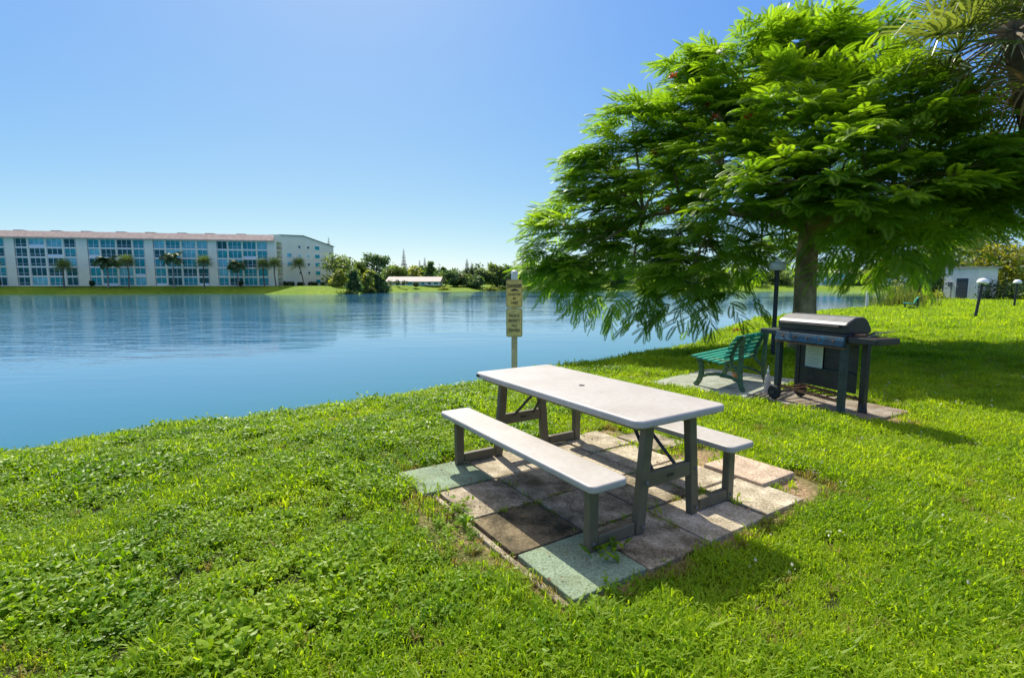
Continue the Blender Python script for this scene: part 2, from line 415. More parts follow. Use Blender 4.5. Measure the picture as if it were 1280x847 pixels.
WX, WY = np.meshgrid(wx, wy); ix = np.arange(WX.size).reshape(WX.shape)
o = np_mesh('lake', np.stack([WX, WY, np.full(WX.shape, ZW)], -1), np.stack([ix[:-1, :-1], ix[:-1, 1:], ix[1:, 1:], ix[1:, :-1]], -1).reshape(-1, 4), M['water'],
            attrs={'shallow': np.exp(-np.maximum(-inland(WX, WY)-1.5, 0)/4.5).ravel(), 'rip': (.08+.54*sstep(14, 34, np.hypot(WX, WY))*sstep(5+9*sstep(4, 14, WX), 12+14*sstep(4, 14, WX), -inland(WX, WY))).ravel()})
tag(o, kind='structure')

# ------------------------------------------------------------------ slabs and pads
def slab(name, corners, zt, th, mat, bevel=.006):
    c = Vector((sum(p[0] for p in corners)/4, sum(p[1] for p in corners)/4, 0))
    mb = MB(); mb.prism([Vector((p[0], p[1], zt-th))-c for p in corners], (0, 0, th))
    o = mb.build(name, mat, bevel=bevel); o.location = c
    o.rotation_euler = (random.uniform(-.006, .006), random.uniform(-.006, .006), 0)
    return o
SL = ['mint green painted slab at the far lake side corner of the picnic pad', 'half stained slab just in front of the far green slab',
      'darkest moss blackened slab beside the near green slab', 'green painted slab under the near post of the lake side bench',
      'warm tan slab under the far lake side table leg', 'slab lit between table and lake side bench, second from the far end',
      'mottled slab under the middle of the lake side bench edge', 'grey slab between the two near table legs, lake side',
      'far edge slab directly below the far end of the tabletop', 'slab under the centre of the tabletop, far half', 'slab under the centre of the tabletop, near half',
      'pale near edge slab crossed by bright shadow wedges', 'far slab at the foot of the far post of the grill side bench', 'bare slab under the far half of the grill side bench',
      'bare slab under the near half of the grill side bench', 'stained near corner slab beyond the near post of the grill side bench',
      'outlying brown slab in the soil behind the grill side bench', 'pinkish raised loose slab lying apart at the grass edge']
SM = ['concrete_green', 'concrete_half', 'concrete_dark', 'concrete_green', 'concrete', 'concrete_half', 'concrete_half', 'concrete_half', 'concrete', 'concrete', 'concrete_half', 'concrete',
      'concrete', 'concrete', 'concrete', 'concrete', 'concrete_half', 'concrete_pink']
for i, (u0, v0, u1, v1) in enumerate(SLABS):
    cs = [from_uv(u, v).xy for u, v in ((u0, v0), (u1, v0), (u1, v1), (u0, v1))]
    o = slab('paving_slab', cs, .03+(.022 if i == 17 else random.uniform(-.004, .005)), .05, M[SM[i]])
    tag(o, SL[i], 'paving slab', 'square concrete slabs under the picnic table', 'thing')
mb = MB()
o = slab('edging_kerb', [from_uv(u, v).xy for u, v in ((-.35, -1.03), (1.08, -1.02), (1.08, -.985), (-.35, -.995))], .018, .06, M['concrete_half'])
tag(o, 'thin pale concrete edging strip along the lake side of the picnic slabs', 'edging')
tag(slab('bench_pad', BENCH_PAD, .028, .08, M['pad_green'], .01), kind='structure')
tag(slab('grill_pad', GRILL_PAD, .032, .08, M['pad_grey'], .01), kind='structure')

# ------------------------------------------------------------------ picnic table
tb = thing('picnic_table', 'folding picnic table with pale grey plastic top and two attached benches', 'picnic table', (TX, TY, .03), TA-PI/2)
def rslab(L, W, z0, z1, r, hole=False, seg=6):
    pts = []
    for cx, cy, a0 in ((L/2-r, W/2-r, 0), (-L/2+r, W/2-r, PI/2), (-L/2+r, -W/2+r, PI), (L/2-r, -W/2+r, 1.5*PI)):
        for k in range(seg+1):
            a = a0+PI/2*k/seg; pts.append((cx+r*math.cos(a), cy+r*math.sin(a), z0))
    mb = MB(); mb.prism(pts, (0, 0, z1-z0)); return mb
top = rslab(1.835, .765, .66, .705, .055).build('tabletop', M['plastic'], tb, True, .012, 3)
mb = MB(); mb.lathe([(.02, 0), (.022, .003), (.014, .004)], (0, 0, .7042), 14); mb.build('parasol_hole', M['hole'], top)
mb = MB(); mb.box((-.86, -.3836, .683), (.05, .004, .018)); mb.build('maker_badge', M['hole'], top)
for s in (-1, 1):
    b_ = rslab(1.83, .262, .375, .415, .04); b_.v = [(x, y+s*.577, z) for x, y, z in b_.v]
    b_.build('bench_seat', M['plastic'], tb, True, .010, 3)
for e in (-1, 1):
    ux = e*.775+(.02 if e > 0 else -.0)
    for s in (-1, 1):
        mb = MB(); mb.bar((ux, s*.245, 0), (ux, s*.185, .655), .07, .05, (1, 0, 0)); mb.build('leg', M['brown'], tb, bevel=.008)
        mb = MB(); mb.box((ux, s*.605, .1865), (.05, .068, .373)); mb.build('bench_post', M['brown'], tb, bevel=.008)
        mb = MB(); mb.bar((ux, s*.29, .045), (ux, s*.569, .045), .045, .075); mb.build('foot_bar', M['brown'], tb, bevel=.008)
    mb = MB(); mb.bar((ux, -.185, .305), (ux, .185, .305), .04, .09)
    cb = mb.build('crossbar', M['brown'], tb, bevel=.008)
    mb = MB(); mb.box((ux+.0215, 0, .305), (.003, .06, .018)); mb.build('maker_plate', M['steel_dark'], cb)
    mb = MB()
    for s in (-1, 1): mb.tube([(ux-e*.03, s*.10, .335), (ux-e*.30, s*.035, .615), (ux-e*.33, s*.03, .655)], .011, 8)
    mb.tube([(ux-e*.30, -.045, .615), (ux-e*.30, .045, .615)], .011, 8)
    mb.box((ux-e*.33, 0, .652), (.07, .16, .015)); mb.build('folding_brace', M['steel_dark'], tb, True)
    mb = MB(); mb.bar((ux, -.30, .648), (ux, .30, .648), .05, .022); mb.build('end_rail', M['brown'], tb)
for e in (-1, 1):
    ux = e*.775+(.02 if e > 0 else 0)
    for (vy, vz) in ((-.215, .305), (.215, .305), (-.24, .045), (.24, .045), (-.605, .045), (.605, .045)):
        mb = MB(); mb.lathe([(.011, 0), (.011, .004), (.007, .007), (.002, .0075)], (0, 0, 0), 8)
        mb.v = [(ux+e*(.0255 if abs(vy) > .5 else .0352)*(1 if abs(vy) > .5 else 1)+e*z, vy+y, vz+x) for x, y, z in mb.v]; mb.build('bolt', M['grill_grey'], tb)
mb = MB()
for s in (-1, 1): mb.bar((-.86, s*.32, .648), (.86, s*.32, .648), .03, .022)
mb.build('side_rails', M['brown'], tb)

# ------------------------------------------------------------------ sign post
def text_mesh(body, size, mat, parent, loc, sx=1.0, rotx=PI/2, name='lettering', bold=.0):
    cu = bpy.data.curves.new(name, 'FONT'); cu.body = body; cu.size = size; cu.align_x = 'CENTER'; cu.align_y = 'CENTER'; cu.extrude = .0012; cu.offset = bold
    tmp = bpy.data.objects.new('t', cu); COL.objects.link(tmp)
    dg = bpy.context.evaluated_depsgraph_get(); dg.update()
    me = bpy.data.meshes.new_from_object(tmp.evaluated_get(dg))
    bpy.data.objects.remove(tmp); bpy.data.curves.remove(cu)
    me.materials.clear(); me.materials.append(mat); me.name = name
    o = link(bpy.data.objects.new(name, me)); o.parent = parent; o.location = loc; o.rotation_euler = (rotx, 0, 0); o.scale = (sx, 1, 1)
    return o
sp = at(643, 468, 9.0); SZ = hgt(sp.x, sp.y)
sg = thing('sign_post', 'tan warning post with two mustard signs standing on the lake bank behind the table', 'sign', (sp.x, sp.y, SZ), R(-2))
def zat(py, Y=9.0): return at(643, py, Y).z-SZ
z1t, z1b, z2t, z2b, zc0, zc1 = zat(349.5), zat(384), zat(385), zat(420.5), zat(350), zat(337.5)
mb = MB(); mb.box((0, 0, (zc0-.05)/2), (.105, .105, zc0+.05)); mb.build('post', M['post_tan'], sg, bevel=.006)
mb = MB(); mb.box((0, 0, zc0+.06), (.115, .115, .12))
mb.lathe([(.075, zc0+.12), (.07, zc0+.15), (.045, zc1-.01), (.02, zc1)], (0, 0, 0), 4); mb.build('post_cap', M['cap_white'], sg, bevel=.01)
for (zt, zb, mt, lines) in ((z1t, z1b, 'sign_yellow', 1), (z2t, z2b, 'sign_olive', 2)):
    W_, H_ = .29, zt-zb
    def plate(w, h, y, t, r=.035):
        pts = []
        for cx, cz, a0 in ((w/2-r, h/2-r, 0), (-w/2+r, h/2-r, PI/2), (-w/2+r, -h/2+r, PI), (w/2-r, -h/2+r, 1.5*PI)):
            for k in range(5):
                a = a0+PI/2*k/4; pts.append((cx+r*math.cos(a), y, (zt+zb)/2+cz+r*math.sin(a)))
        q = MB(); q.prism(pts, (0, t, 0)); return q
    pl = plate(W_, H_, -.060, .004).build('sign_panel', M[mt], sg)
    br = plate(W_-.02, H_-.02, -.0615, .001, .028).build('border_line', M['sign_border'], pl)
    plate(W_-.032, H_-.032, -.063, .001, .024).build('sign_face', M[mt], br)
    zc = (zt+zb)/2
    if lines == 1:
        text_mesh('DANGER', .085, M['sign_black'], pl, (0, -.0645, zc+H_*.27), .72, bold=.003)
        mb = MB()
        body = [(-.075, 0), (-.06, .012), (-.04, .018), (-.02, .03), (.0, .036), (.02, .032), (.04, .02), (.07, .014), (.08, .005), (.055, 0), (.05, -.01), (.035, -.002), (-.02, -.004), (-.03, -.014), (-.042, -.003)]
        mb.prism([(x, -.0655, zc+H_*.105+z) for x, z in body], (0, .002, 0)); mb.build('alligator_emblem', M['sign_black'], pl)
        text_mesh('ALLIGATORS', .052, M['sign_black'], pl, (0, -.0645, zc-H_*.03), .72, bold=.001)
        text_mesh('IN', .055, M['sign_black'], pl, (0, -.0645, zc-H_*.18), .9, bold=.002)
        text_mesh('LAKE', .06, M['sign_black'], pl, (0, -.0645, zc-H_*.33), .9, bold=.002)
    else:
        for body, k, sz, sx in (('PRIVATE', .235, .075, .66), ('PROPERTY', .06, .075, .58), ('NO', -.105, .075, .8), ('TRESPASSING', -.27, .07, .48)):
            text_mesh(body, sz, M['sign_black'], pl, (0, -.0645, zc+H_*k), sx, bold=.001)
        for z in (H_*.42, -H_*.42):
            mb = MB(); mb.lathe([(.007, 0), (.007, .004), (.003, .006)], (0, 0, 0), 8)
            mb.v = [(x, -.0645-q, zc+z+y) for x, y, q in mb.v]; mb.build('bolt', M['steel_dark'], pl)

# ------------------------------------------------------------------ green bench
def make_bench(label, loc, rz, group=None, length=1.2):
    """local x along the bench, +y is the way it faces"""
    b = thing('park_bench', label, 'bench', loc, rz, group)
    L2 = length/2
    mb = MB()
    for k in range(6):
        y = .30-.075*k; z = .43-.012*k+(.006 if k == 0 else 0)
        mb.box((0, y, z), (length, .058, .026))
    mb.build('seat', M['teal'], b, bevel=.006)
    mb = MB()
    prof = [(-.135, .46), (-.16, .52), (-.18, .58), (-.205, .64), (-.24, .695), (-.28, .735)]
    for i, (y, z) in enumerate(prof):
        y2, z2 = prof[min(i+1, 5)] if i < 5 else (2*prof[5][0]-prof[4][0], 2*prof[5][1]-prof[4][1])
        t = Vector((0, y2-y, z2-z)).normalized()
        mb.bar((-L2, y, z), (L2, y, z), .022, .046, t)
    mb.build('backrest', M['teal'], b, bevel=.006)
    for sx in (-1, 1):
        x = sx*(L2-.17); fr = MB()
        def strip(pts, w=.045):
            for (a, c) in zip(pts[:-1], pts[1:]):
                fr.bar((x, a[0], a[1]), (x, c[0], c[1]), .05, w, (0, 0, 1) if abs(a[1]-c[1]) < abs(a[0]-c[0]) else (0, 1, 0))
        # front leg curving in and out, rear leg, seat bearer, back bearer, low arch
        strip([(.34, .0), (.29, .05), (.26, .12), (.245, .20), (.25, .28), (.275, .35), (.31, .405)], .07)
        strip([(-.34, .0), (-.305, .06), (-.29, .14), (-.285, .26), (-.285, .42), (-.29, .60), (-.305, .75)], .06)
        strip([(.32, .405), (.1, .39), (-.1, .37), (-.17, .40), (-.16, .46), (-.185, .53), (-.21, .60), (-.235, .655), (-.27, .705), (-.31, .745)], .045)
        strip([(.262, .12), (.16, .17), (.05, .19), (-.06, .19), (-.18, .165), (-.285, .12)], .04)
        strip([(-.285, .22), (-.22, .29), (-.14, .37)], .035)
        fr.build('cast_leg_frame', M['teal_dark'], b, bevel=.01)
    mb = MB()
    for (a, c) in zip(prof[:-1], prof[1:]): mb.bar((0.0, a[0]-.03, a[1]), (0.0, c[0]-.03, c[1]), .085, .02, (0, 1, 0))
    mb.build('back_strap', M['teal'], b)
    return b
bf = Vector((-.70, .714)); ang = math.atan2(bf.y, bf.x)-PI/2
b1 = make_bench('green slatted bench on the pale pad between picnic table and grill', (3.17, 7.17, .03), ang, 'green slatted park benches')
cb = gnd(1138, 388)
b2 = copy_tree(b1); b2.location = (cb.x, cb.y, hgt(cb.x, cb.y)); b2.rotation_euler = (0, 0, R(54))
b2['label'] = 'small distant green bench far across the lawn by the reeds at the water edge'
mb = MB(); mb.lathe([(.05, 0), (.065, .10), (.075, .11), (.075, .13), (.065, .13)], (0, 0, 0), 14)
o = mb.build('flower_pot', M['terracotta'], smooth=True); o.location = (3.33, 7.35, .03); tag(o, 'small terracotta pot on the pad under the green bench', 'pot')

# ------------------------------------------------------------------ grill
gr = thing('gas_grill', 'old black gas grill on legs with grey lid top and faded blue control panel', 'grill', (GC.x, GC.y, .034), math.atan2(GU.y, GU.x))
# local x along the grill (towards the near end), local y = GW-ish (towards the rear); front is -y
GL, GD = .94, .38
def leg(x, y, foot=True, z0=0.0):
    mb = MB(); mb.box((x, y, (z0+.80)/2), (.062, .062, .80-z0))
    if foot:
        mb.lathe([(.062, 0), (.06, .02), (.044, .10)], (x, y, 0), 4)
    return mb.build('leg', M['grill_green'] if y < 0 else M['grill_black'], gr, bevel=.004)
leg(GL/2-.05, -GD/2+.02); leg(GL/2-.05, GD/2-.02); leg(-GL/2+.05, -GD/2+.02, False, .06); leg(-GL/2+.05, GD/2-.02, False, .06)
for y in (-GD/2-.03, GD/2+.03):
    mb = MB(); prof = [(.03, -.02), (.075, -.022), (.088, -.012), (.088, .012), (.075, .022), (.03, .02)]
    mb.lathe(prof, (0, 0, 0), 20); mb.v = [(x-GL/2+.05, z+y, yy+.088) for x, yy, z in mb.v]
    w = mb.build('wheel', M['rubber'], gr, True)
    mb = MB(); mb.lathe([(.028, -.026), (.028, .026)], (0, 0, 0), 12); mb.v = [(x-GL/2+.05, z+y, yy+.088) for x, yy, z in mb.v]; mb.build('hub', M['steel_dark'], w)
mb = MB(); mb.tube([(-GL/2+.05, -GD/2-.04, .088), (-GL/2+.05, GD/2+.04, .088)], .012); mb.build('axle', M['steel_dark'], gr)
mb = MB()
for y in (-GD/2+.03, GD/2-.03): mb.bar((-GL/2+.08, y, .17), (GL/2-.08, y, .14), .03, .03)
for x in np.linspace(-GL/2+.12, GL/2-.12, 7): mb.bar((x, -GD/2+.03, .165), (x, GD/2-.03, .165), .012, .012)
mb.build('bottom_rack', M['rust'], gr)
mb = MB(); mb.box((-.02, GD/2-.03, .47), (.72, .012, .56)); pn = mb.build('rear_panel', M['grill_black'], gr)
mb = MB(); mb.box((-.02, GD/2-.075, .41), (.72, .014, .018)); mb.build('tie_bar', M['grill_green'], gr)
mb = MB(); mb.box((-.19, GD/2-.052, .565), (.235, .004, .33)); ppr = mb.build('paper_notice', M['paper'], gr)
mb = MB()
for k in range(9): mb.box((-.19, GD/2-.0552, .70-.03*k), (.17-.02*(k % 3), .001, .006))
mb.build('printed_lines', M['ink'], ppr)
mb = MB(); mb.box((0, .0, .825), (GL-.07, GD-.02, .13)); mb.build('firebox', M['grill_black'], gr, bevel=.012)
mb = MB(); mb.box((0, -GD/2-.022, .80), (GL-.06, .03, .105), Matrix.Rotation(R(-14), 3, 'X')); cp = mb.build('control_panel', M['grill_blue'], gr, bevel=.004)
for x in np.linspace(-.33, .33, 5):
    mb = MB(); mb.tube([(x, -GD/2-.035, .805), (x, -GD/2-.055, .81)], .01, 10); mb.build('knob_stem', M['rust'], cp)
mb = MB(); mb.box((0, -GD/2-.012, .735), (GL-.05, .05, .014)); mb.build('drip_edge', M['rust'], gr)
# lid: a profile swept along x
lp = [(-GD/2+.0, .892), (-GD/2-.005, .985), (-GD/2+.03, 1.01), (-.05, 1.06), (.08, 1.065), (.14, 1.02), (GD/2-.0, .94), (GD/2, .892)]
mb = MB(); mb.prism([(-GL/2+.03, y, z) for y, z in lp], (GL-.06, 0, 0)); ld = mb.build('lid', M['grill_black'], gr, bevel=.008)
mb = MB(); mb.prism([(-GL/2+.045, y, z) for y, z in ((-GD/2-.009, .987), (-GD/2+.026, 1.015), (-.052, 1.066), (.08, 1.071), (.08, 1.067), (-.05, 1.062), (-GD/2+.03, 1.012), (-GD/2-.004, .985))], (GL-.09, 0, 0)); mb.build('lid_top_plate', M['grill_grey'], ld)
mb = MB()
mb.tube([(-.34, -GD/2-.006, .965), (-.34, -GD/2-.04, .965)], .008, 8); mb.tube([(.34, -GD/2-.006, .965), (.34, -GD/2-.04, .965)], .008, 8); mb.tube([(-.38, -GD/2-.04, .965), (.38, -GD/2-.04, .965)], .011, 8)
mb.build('lid_handle', M['grill_black'], ld, True)
for sx, w in ((-1, .27), (1, .30)):
    mb = MB(); x = sx*(GL/2-.02+w/2); mb.box((x, 0, .855), (w, GD-.04, .02)); mb.box((x, -GD/2+.018, .83), (w, .02, .055)); mb.box((x, GD/2-.018, .83), (w, .02, .055)); mb.box((x+sx*(w/2-.008), 0, .825), (.02, GD-.062, .05))
    mb.build('side_shelf', M['grill_black'] if sx > 0 else M['grill_green'], gr, bevel=.003)
gloc = lambda x, y, z: GC+Vector((0, 0, .034))+GU*x+Vector((-GU.y, GU.x, 0))*y+Vector((0, 0, z))
# clutter on the near shelf
p = gloc(.62, .03, .867)
ut = thing('cooking_tools', 'heap of dark cooking tools lying on the near side shelf of the grill', 'utensil', p, .4)
for k in range(5):
    mb = MB(); a = random.uniform(-.5, .5); l = random.uniform(.13, .2); c_ = Vector((random.uniform(-.04, .04), random.uniform(-.1, .1), .012+.012*k))
    d = Vector((math.cos(a), math.sin(a), random.uniform(0, .06)))
    mb.tube([c_-d*l/2, c_+d*l/2], .007, 6); mb.box(c_+d*(l/2+.02), (.06, .035, .006), Matrix.Rotation(a, 3, 'Z')); mb.build('tool', M['steel_dark'] if k % 2 else M['grill_grey'], ut)
mb = MB(); mb.box((0, 0, .012), (.16, .09, .022)); o = mb.build('wooden_block', solid('weathered_wood', (.28, .17, .09), .8), bevel=.004); o.location = gloc(.47, .02, .866); o.rotation_euler.z = .2
tag(o, 'flat weathered wooden block on the grill shelf beside the lid', 'block')
bp_ = gnd(958.5, 493)
bt = thing('squeeze_bottle', 'milky plastic bottle with thin neck standing left of the grill wheel', 'bottle', (bp_.x, bp_.y, .03))
mb = MB(); mb.lathe([(.036, 0), (.04, .012), (.04, .19), (.036, .215), (.014, .25), (.012, .27)], (0, 0, 0), 16); mb.build('body', M['bottle'], bt, True)
mb = MB(); mb.lathe([(.015, .27), (.015, .30), (.006, .31), (.005, .36)], (0, 0, 0), 12); mb.build('cap', M['lamp_white2'], bt, True)

# ------------------------------------------------------------------ lamp posts
lb = Vector((5.28, 10.1, 0)); lz = hgt(lb.x, lb.y)
lp_ = thing('lamp_post', 'black lamp post with cream globe standing behind the grill under the tree', 'lamp', (lb.x, lb.y, lz), 0, 'garden lamp posts')
ht = at(965, 340, 10.1).z-lz
mb = MB(); mb.tube([(0, 0, -.1), (0, 0, ht)], .042, 14); mb.lathe([(.075, 0), (.075, .05), (.05, .08)], (0, 0, 0), 14); mb.build('pole', M['black_paint'], lp_, True)
mb = MB(); mb.lathe([(.06, ht), (.062, ht+.03), (.03, ht+.032)], (0, 0, 0), 14); mb.build('collar', M['black_paint'], lp_)
mb = MB(); mb.lathe([(.06, ht+.032), (.135, ht+.035), (.15, ht+.06), (.158, ht+.12), (.145, ht+.17), (.11, ht+.195), (.05, ht+.2), (.05, ht+.24), (.035, ht+.25)], (0, 0, 0), 22); mb.build('lamp_globe', M['lamp_white'], lp_, True)
def mushroom(label, px, py, tilt):
    g0 = gnd(px, py); t = thing('lamp_post', label, 'lamp', (g0.x, g0.y, hgt(g0.x, g0.y)), 0, 'garden lamp posts')
    t.rotation_euler = (0, tilt, 0)
    mb = MB(); mb.tube([(0, 0, -.1), (0, 0, 1.48)], .05, 12); mb.lathe([(.09, 0), (.09, .12), (.06, .16)], (0, 0, 0), 12); mb.build('pole', M['black_paint'], t, True)
    mb = MB(); mb.lathe([(.10, 1.47), (.17, 1.48), (.19, 1.52), (.17, 1.60), (.12, 1.66), (.05, 1.69), (.02, 1.695)], (0, 0, 0), 22); mb.build('lamp_globe', M['lamp_white2'], t, True)
mushroom('leaning black lamp post with white mushroom head on the open lawn', 1218, 401, R(6.5))
mushroom('upright farther lamp post with white mushroom head by the right hedge', 1267, 387, R(2))
wp = gnd(1083, 388, -.1)
mb = MB(); mb.tube([(0, 0, -.6), (0, 0, 1.0)], .075, 12); mb.lathe([(.08, 1.0), (.07, 1.06), (.02, 1.09)], (0, 0, 0), 12)
o = mb.build('mooring_post', M['cap_white'], smooth=True); o.location = (wp.x, wp.y, hgt(wp.x, wp.y)); tag(o, 'short white post at the lake edge beyond the tree trunk', 'post')

# ------------------------------------------------------------------ shed
s0 = gnd(1178, 376); s1 = gnd(1222, 376.5)
SHW = 2.55
sd = thing('utility_shed', 'small pale flat roofed utility shed with grey louvred door at the end of the lawn', 'shed', (s0.x, s0.y, 0), R(-75))
SHH = 2.72
mb = MB(); mb.box((SHW/2, 1.05, SHH/2-.1), (SHW, 2.1, SHH+.2)); mb.build('wall', M['shed_wall'], sd)
mb = MB(); mb.box((SHW/2, 1.05, SHH+.06), (SHW+.3, 2.4, .12)); mb.build('roof', M['roof_grey'], sd)
dx = SHW*.56
mb = MB(); mb.box((dx, -.02, .98), (.98, .06, 1.96)); mb.build('door_frame', M['wall_white'], sd)
mb = MB(); mb.box((dx, -.056, .97), (.86, .02, 1.88)); dr = mb.build('door', M['shed_door'], sd)
mb = MB()
for k in range(16): mb.box((dx, -.075, .18+.11*k), (.74, .03, .05), Matrix.Rotation(R(35), 3, 'X'))
mb.build('louvre', M['shed_door'], dr)
mb = MB(); mb.box((SHW*.2, -.06, 1.42), (.28, .12, .36)); mb.tube([(SHW*.24, -.04, 0), (SHW*.24, -.04, 1.24)], .03, 8); mb.build('meter_box', M['grill_grey'], sd)

# ------------------------------------------------------------------ foliage makers
def leaf_cloud(lobes, n, size, seed, upbias=.35, shell=.55, aspect=.6):
    """many leaf-sized faces spread through the volume of some lobes; returns V,Q,tint"""
    r = np.random.default_rng(seed)
    w = np.array([l[3]*l[4]*l[5] for l in lobes])**.67; w /= w.sum()
    k = r.choice(len(lobes), n, p=w); Lb = np.array(lobes)[k]
    d = r.normal(size=(n, 3)); d /= np.linalg.norm(d, axis=1)[:, None]
    rad = (shell+(1-shell)*r.random(n))*(1+.12*r.normal(size=n))
    P = Lb[:, :3]+d*Lb[:, 3:6]*rad[:, None]
    nrm = d*.6+r.normal(size=(n, 3))*.6+np.array([0, 0, upbias]); nrm /= np.linalg.norm(nrm, axis=1)[:, None]
    a = np.cross(nrm, r.normal(size=(n, 3))); a /= np.linalg.norm(a, axis=1)[:, None]; bb = np.cross(nrm, a)
    s = size*(.6+.8*r.random(n))[:, None]
    A = a*s; B = bb*s*aspect
    V = np.stack([P-A, P-B*.9+A*.1, P+A, P+B*.9+A*.1], 1)
    tint = np.repeat(r.random(n), 4)
    return V.reshape(-1, 3), np.arange(n*4).reshape(-1, 4), tint
def lobes_tree(seed, h, w, nl=9, base=.3):
    r = np.random.default_rng(seed); L = []
    for i in range(nl):
        a = r.random()*2*PI; q = r.random()**.6*w*.34; z = h*(base+(.92-base)*r.random()); s = (.16+.10*r.random())*w*(1.2-.5*z/h)
        L.append((q*math.cos(a), q*math.sin(a), z, s*1.15, s*1.15, s*.85))
    L.append((0, 0, h*.72, w*.26, w*.26, h*.2))
    return L
def trunk_mb(h, r0, lean=(0, 0), limbs=(), n=8):
    mb = MB()
    mb.tube([(0, 0, -.2), (lean[0]*.3, lean[1]*.3, h*.35), (lean[0], lean[1], h)], [r0*1.25, r0*.9, r0*.5], n)
    for (x, y, z) in limbs: mb.tube([(lean[0]*.5, lean[1]*.5, h*.55), (x*.5, y*.5, (h*.6+z)/2), (x, y, z)], [r0*.5, r0*.35, r0*.15], 6)
    return mb
def make_tree(name, label, cat, loc, h, w, mat, seed, group, n=1700, leaf=.42, nl=9, base=.3, rz=0, upb=.35):
    t = thing(name, label, cat, loc, rz, group)
    L = lobes_tree(seed, h, w, nl, base)
    trunk_mb(h*.7, max(.12, h*.022), (0, 0), [l[:3] for l in L[:4]]).build('trunk', M['bark_pale'], t)
    V, Q, ti = leaf_cloud(L, n, leaf, seed, upb, .35)
    np_mesh('crown', V, Q, mat, t, {'tint': ti})
    return t

# ------------------------------------------------------------------ the big feathery tree
def frond_field(P, T, Lf, tint, npair=15, seg=None, seed=1, droop=.8, pw=.034, plen=.26):
    """bipinnate leaves: P base points, T start directions, Lf lengths"""
    r = np.random.default_rng(seed); n = len(P)
    s = np.linspace(0, 1, npair+1)
    pts = np.zeros((n, npair+1, 3)); tan = np.zeros((n, npair+1, 3)); pts[:, 0] = P
    t = T/np.linalg.norm(T, axis=1)[:, None]; dz = np.array([0, 0, -1.0])
    g = droop*(.6+.8*r.random(n))[:, None]
    for i in range(npair+1):
        tan[:, i] = t
        if i < npair:
            pts[:, i+1] = pts[:, i]+t*(Lf/npair)[:, None]
            t = t+dz*g/npair; t = t/np.linalg.norm(t, axis=1)[:, None]
    up = np.array([0, 0, 1.0])+r.normal(size=(n, 3))*.25
    lat = np.cross(tan, up[:, None, :]); lat /= np.linalg.norm(lat, axis=2)[:, :, None]+1e-9
    prof = np.sin(PI*np.clip(.14+.84*s, 0, 1))**.6
    Vs = []
    for sd_ in (-1, 1):
        ln = (plen*Lf)[:, None]*prof[None, 1:]*(.9+.2*r.random((n, npair)))
        tt = tan[:, 1:]; d = lat[:, 1:]*sd_*.86+tt*.45+np.array([0, 0, -.22])
        d /= np.linalg.norm(d, axis=2)[:, :, None]
        b0 = pts[:, 1:]; w = (Lf*pw/.5)[:, None, None]*tt
        tip = b0+d*ln[:, :, None]; mid = b0+d*ln[:, :, None]*.55+np.array([0, 0, .008])
        Vs.append(np.stack([b0-w*.25, mid-w*.5, tip, mid+w*.55], 2))
    V = np.stack(Vs, 1).reshape(-1, 3)
    nq = len(V)//4
    return V, np.arange(nq*4).reshape(-1, 4), np.repeat(np.clip(tint+0, 0, 1), nq//n*4)

TB = Vector((6.35, 10.9, 0)); TB.z = hgt(TB.x, TB.y)
tree = thing('flame_tree', 'huge spreading feathery leaved tree shading the grill and bench', 'tree', TB)
crown_lobes = [  # photo x, y, depth, radius across, radius up
    (698, 288, 12.4, .8, .55), (735, 262, 12.8, 1.0, .7), (712, 340, 12.3, .7, .45), (760, 195, 12.8, .85, .65), (790, 150, 12.8, .8, .55), (790, 330, 12.2, 1.15, .8), (815, 245, 12.2, 1.2, .85),
    (850, 150, 12.2, 1.1, .75), (905, 90, 12, 1.1, .75), (880, 320, 11.4, 1.1, .8), (900, 215, 11.2, 1.35, .9), (950, 68, 11.8, 1.0, .55), (1010, 52, 11.5, 1.0, .5), (1070, 56, 11.5, 1.0, .5),
    (980, 140, 10.6, 1.4, .9), (960, 235, 10.4, 1.2, .75), (1095, 100, 11, 1.0, .55), (1060, 130, 9.6, 1.3, .8), (1040, 215, 9.2, 1.2, .8), (1130, 170, 9.0, 1.3, .8), (1125, 242, 8.6, 1.1, .6),
    (1200, 188, 9.6, 1.1, .6), (1215, 215, 8.8, 1.3, .65), (1285, 222, 9.4, 1.2, .6), (1275, 245, 9.0, 1.2, .65), (1350, 235, 9.8, 1.4, .7), (1200, 255, 9.6, 1.0, .55),
    (1060, 285, 11.5, 1.4, .7), (1150, 275, 12.5, 1.5, .7), (1000, 115, 13.5, 1.5, .9), (1105, 180, 13.5, 1.6, 1.0), (900, 180, 13.8, 1.5, 1.0), (1225, 235, 12.8, 1.4, .7), (830, 240, 13.8, 1.3, .9),
    (950, 320, 12.5, 1.0, .5), (985, 225, 9.3, 1.0, .6), (915, 262, 9.9, .8, .5), (1065, 255, 9.0, .8, .5), (860, 345, 10.9, .8, .5), (1010, 58, 12.5, 1.2, .6), (860, 110, 13, 1.1, .7), (1030, 180, 11.5, 1.8, 1.3), (760, 300, 13.2, .9, .7), (740, 212, 12.8, .7, .45), (770, 240, 12.4, .8, .5), (835, 195, 12.3, .9, .6), (735, 305, 12.6, .8, .5), (1090, 296, 13, 1.0, .5), (1030, 300, 13, .9, .45), (1150, 296, 13.2, 1.0, .45), (900, 130, 11.6, .9, .6), (850, 300, 12, .9, .6)]
RP, RD = [], []
limb_ends = []
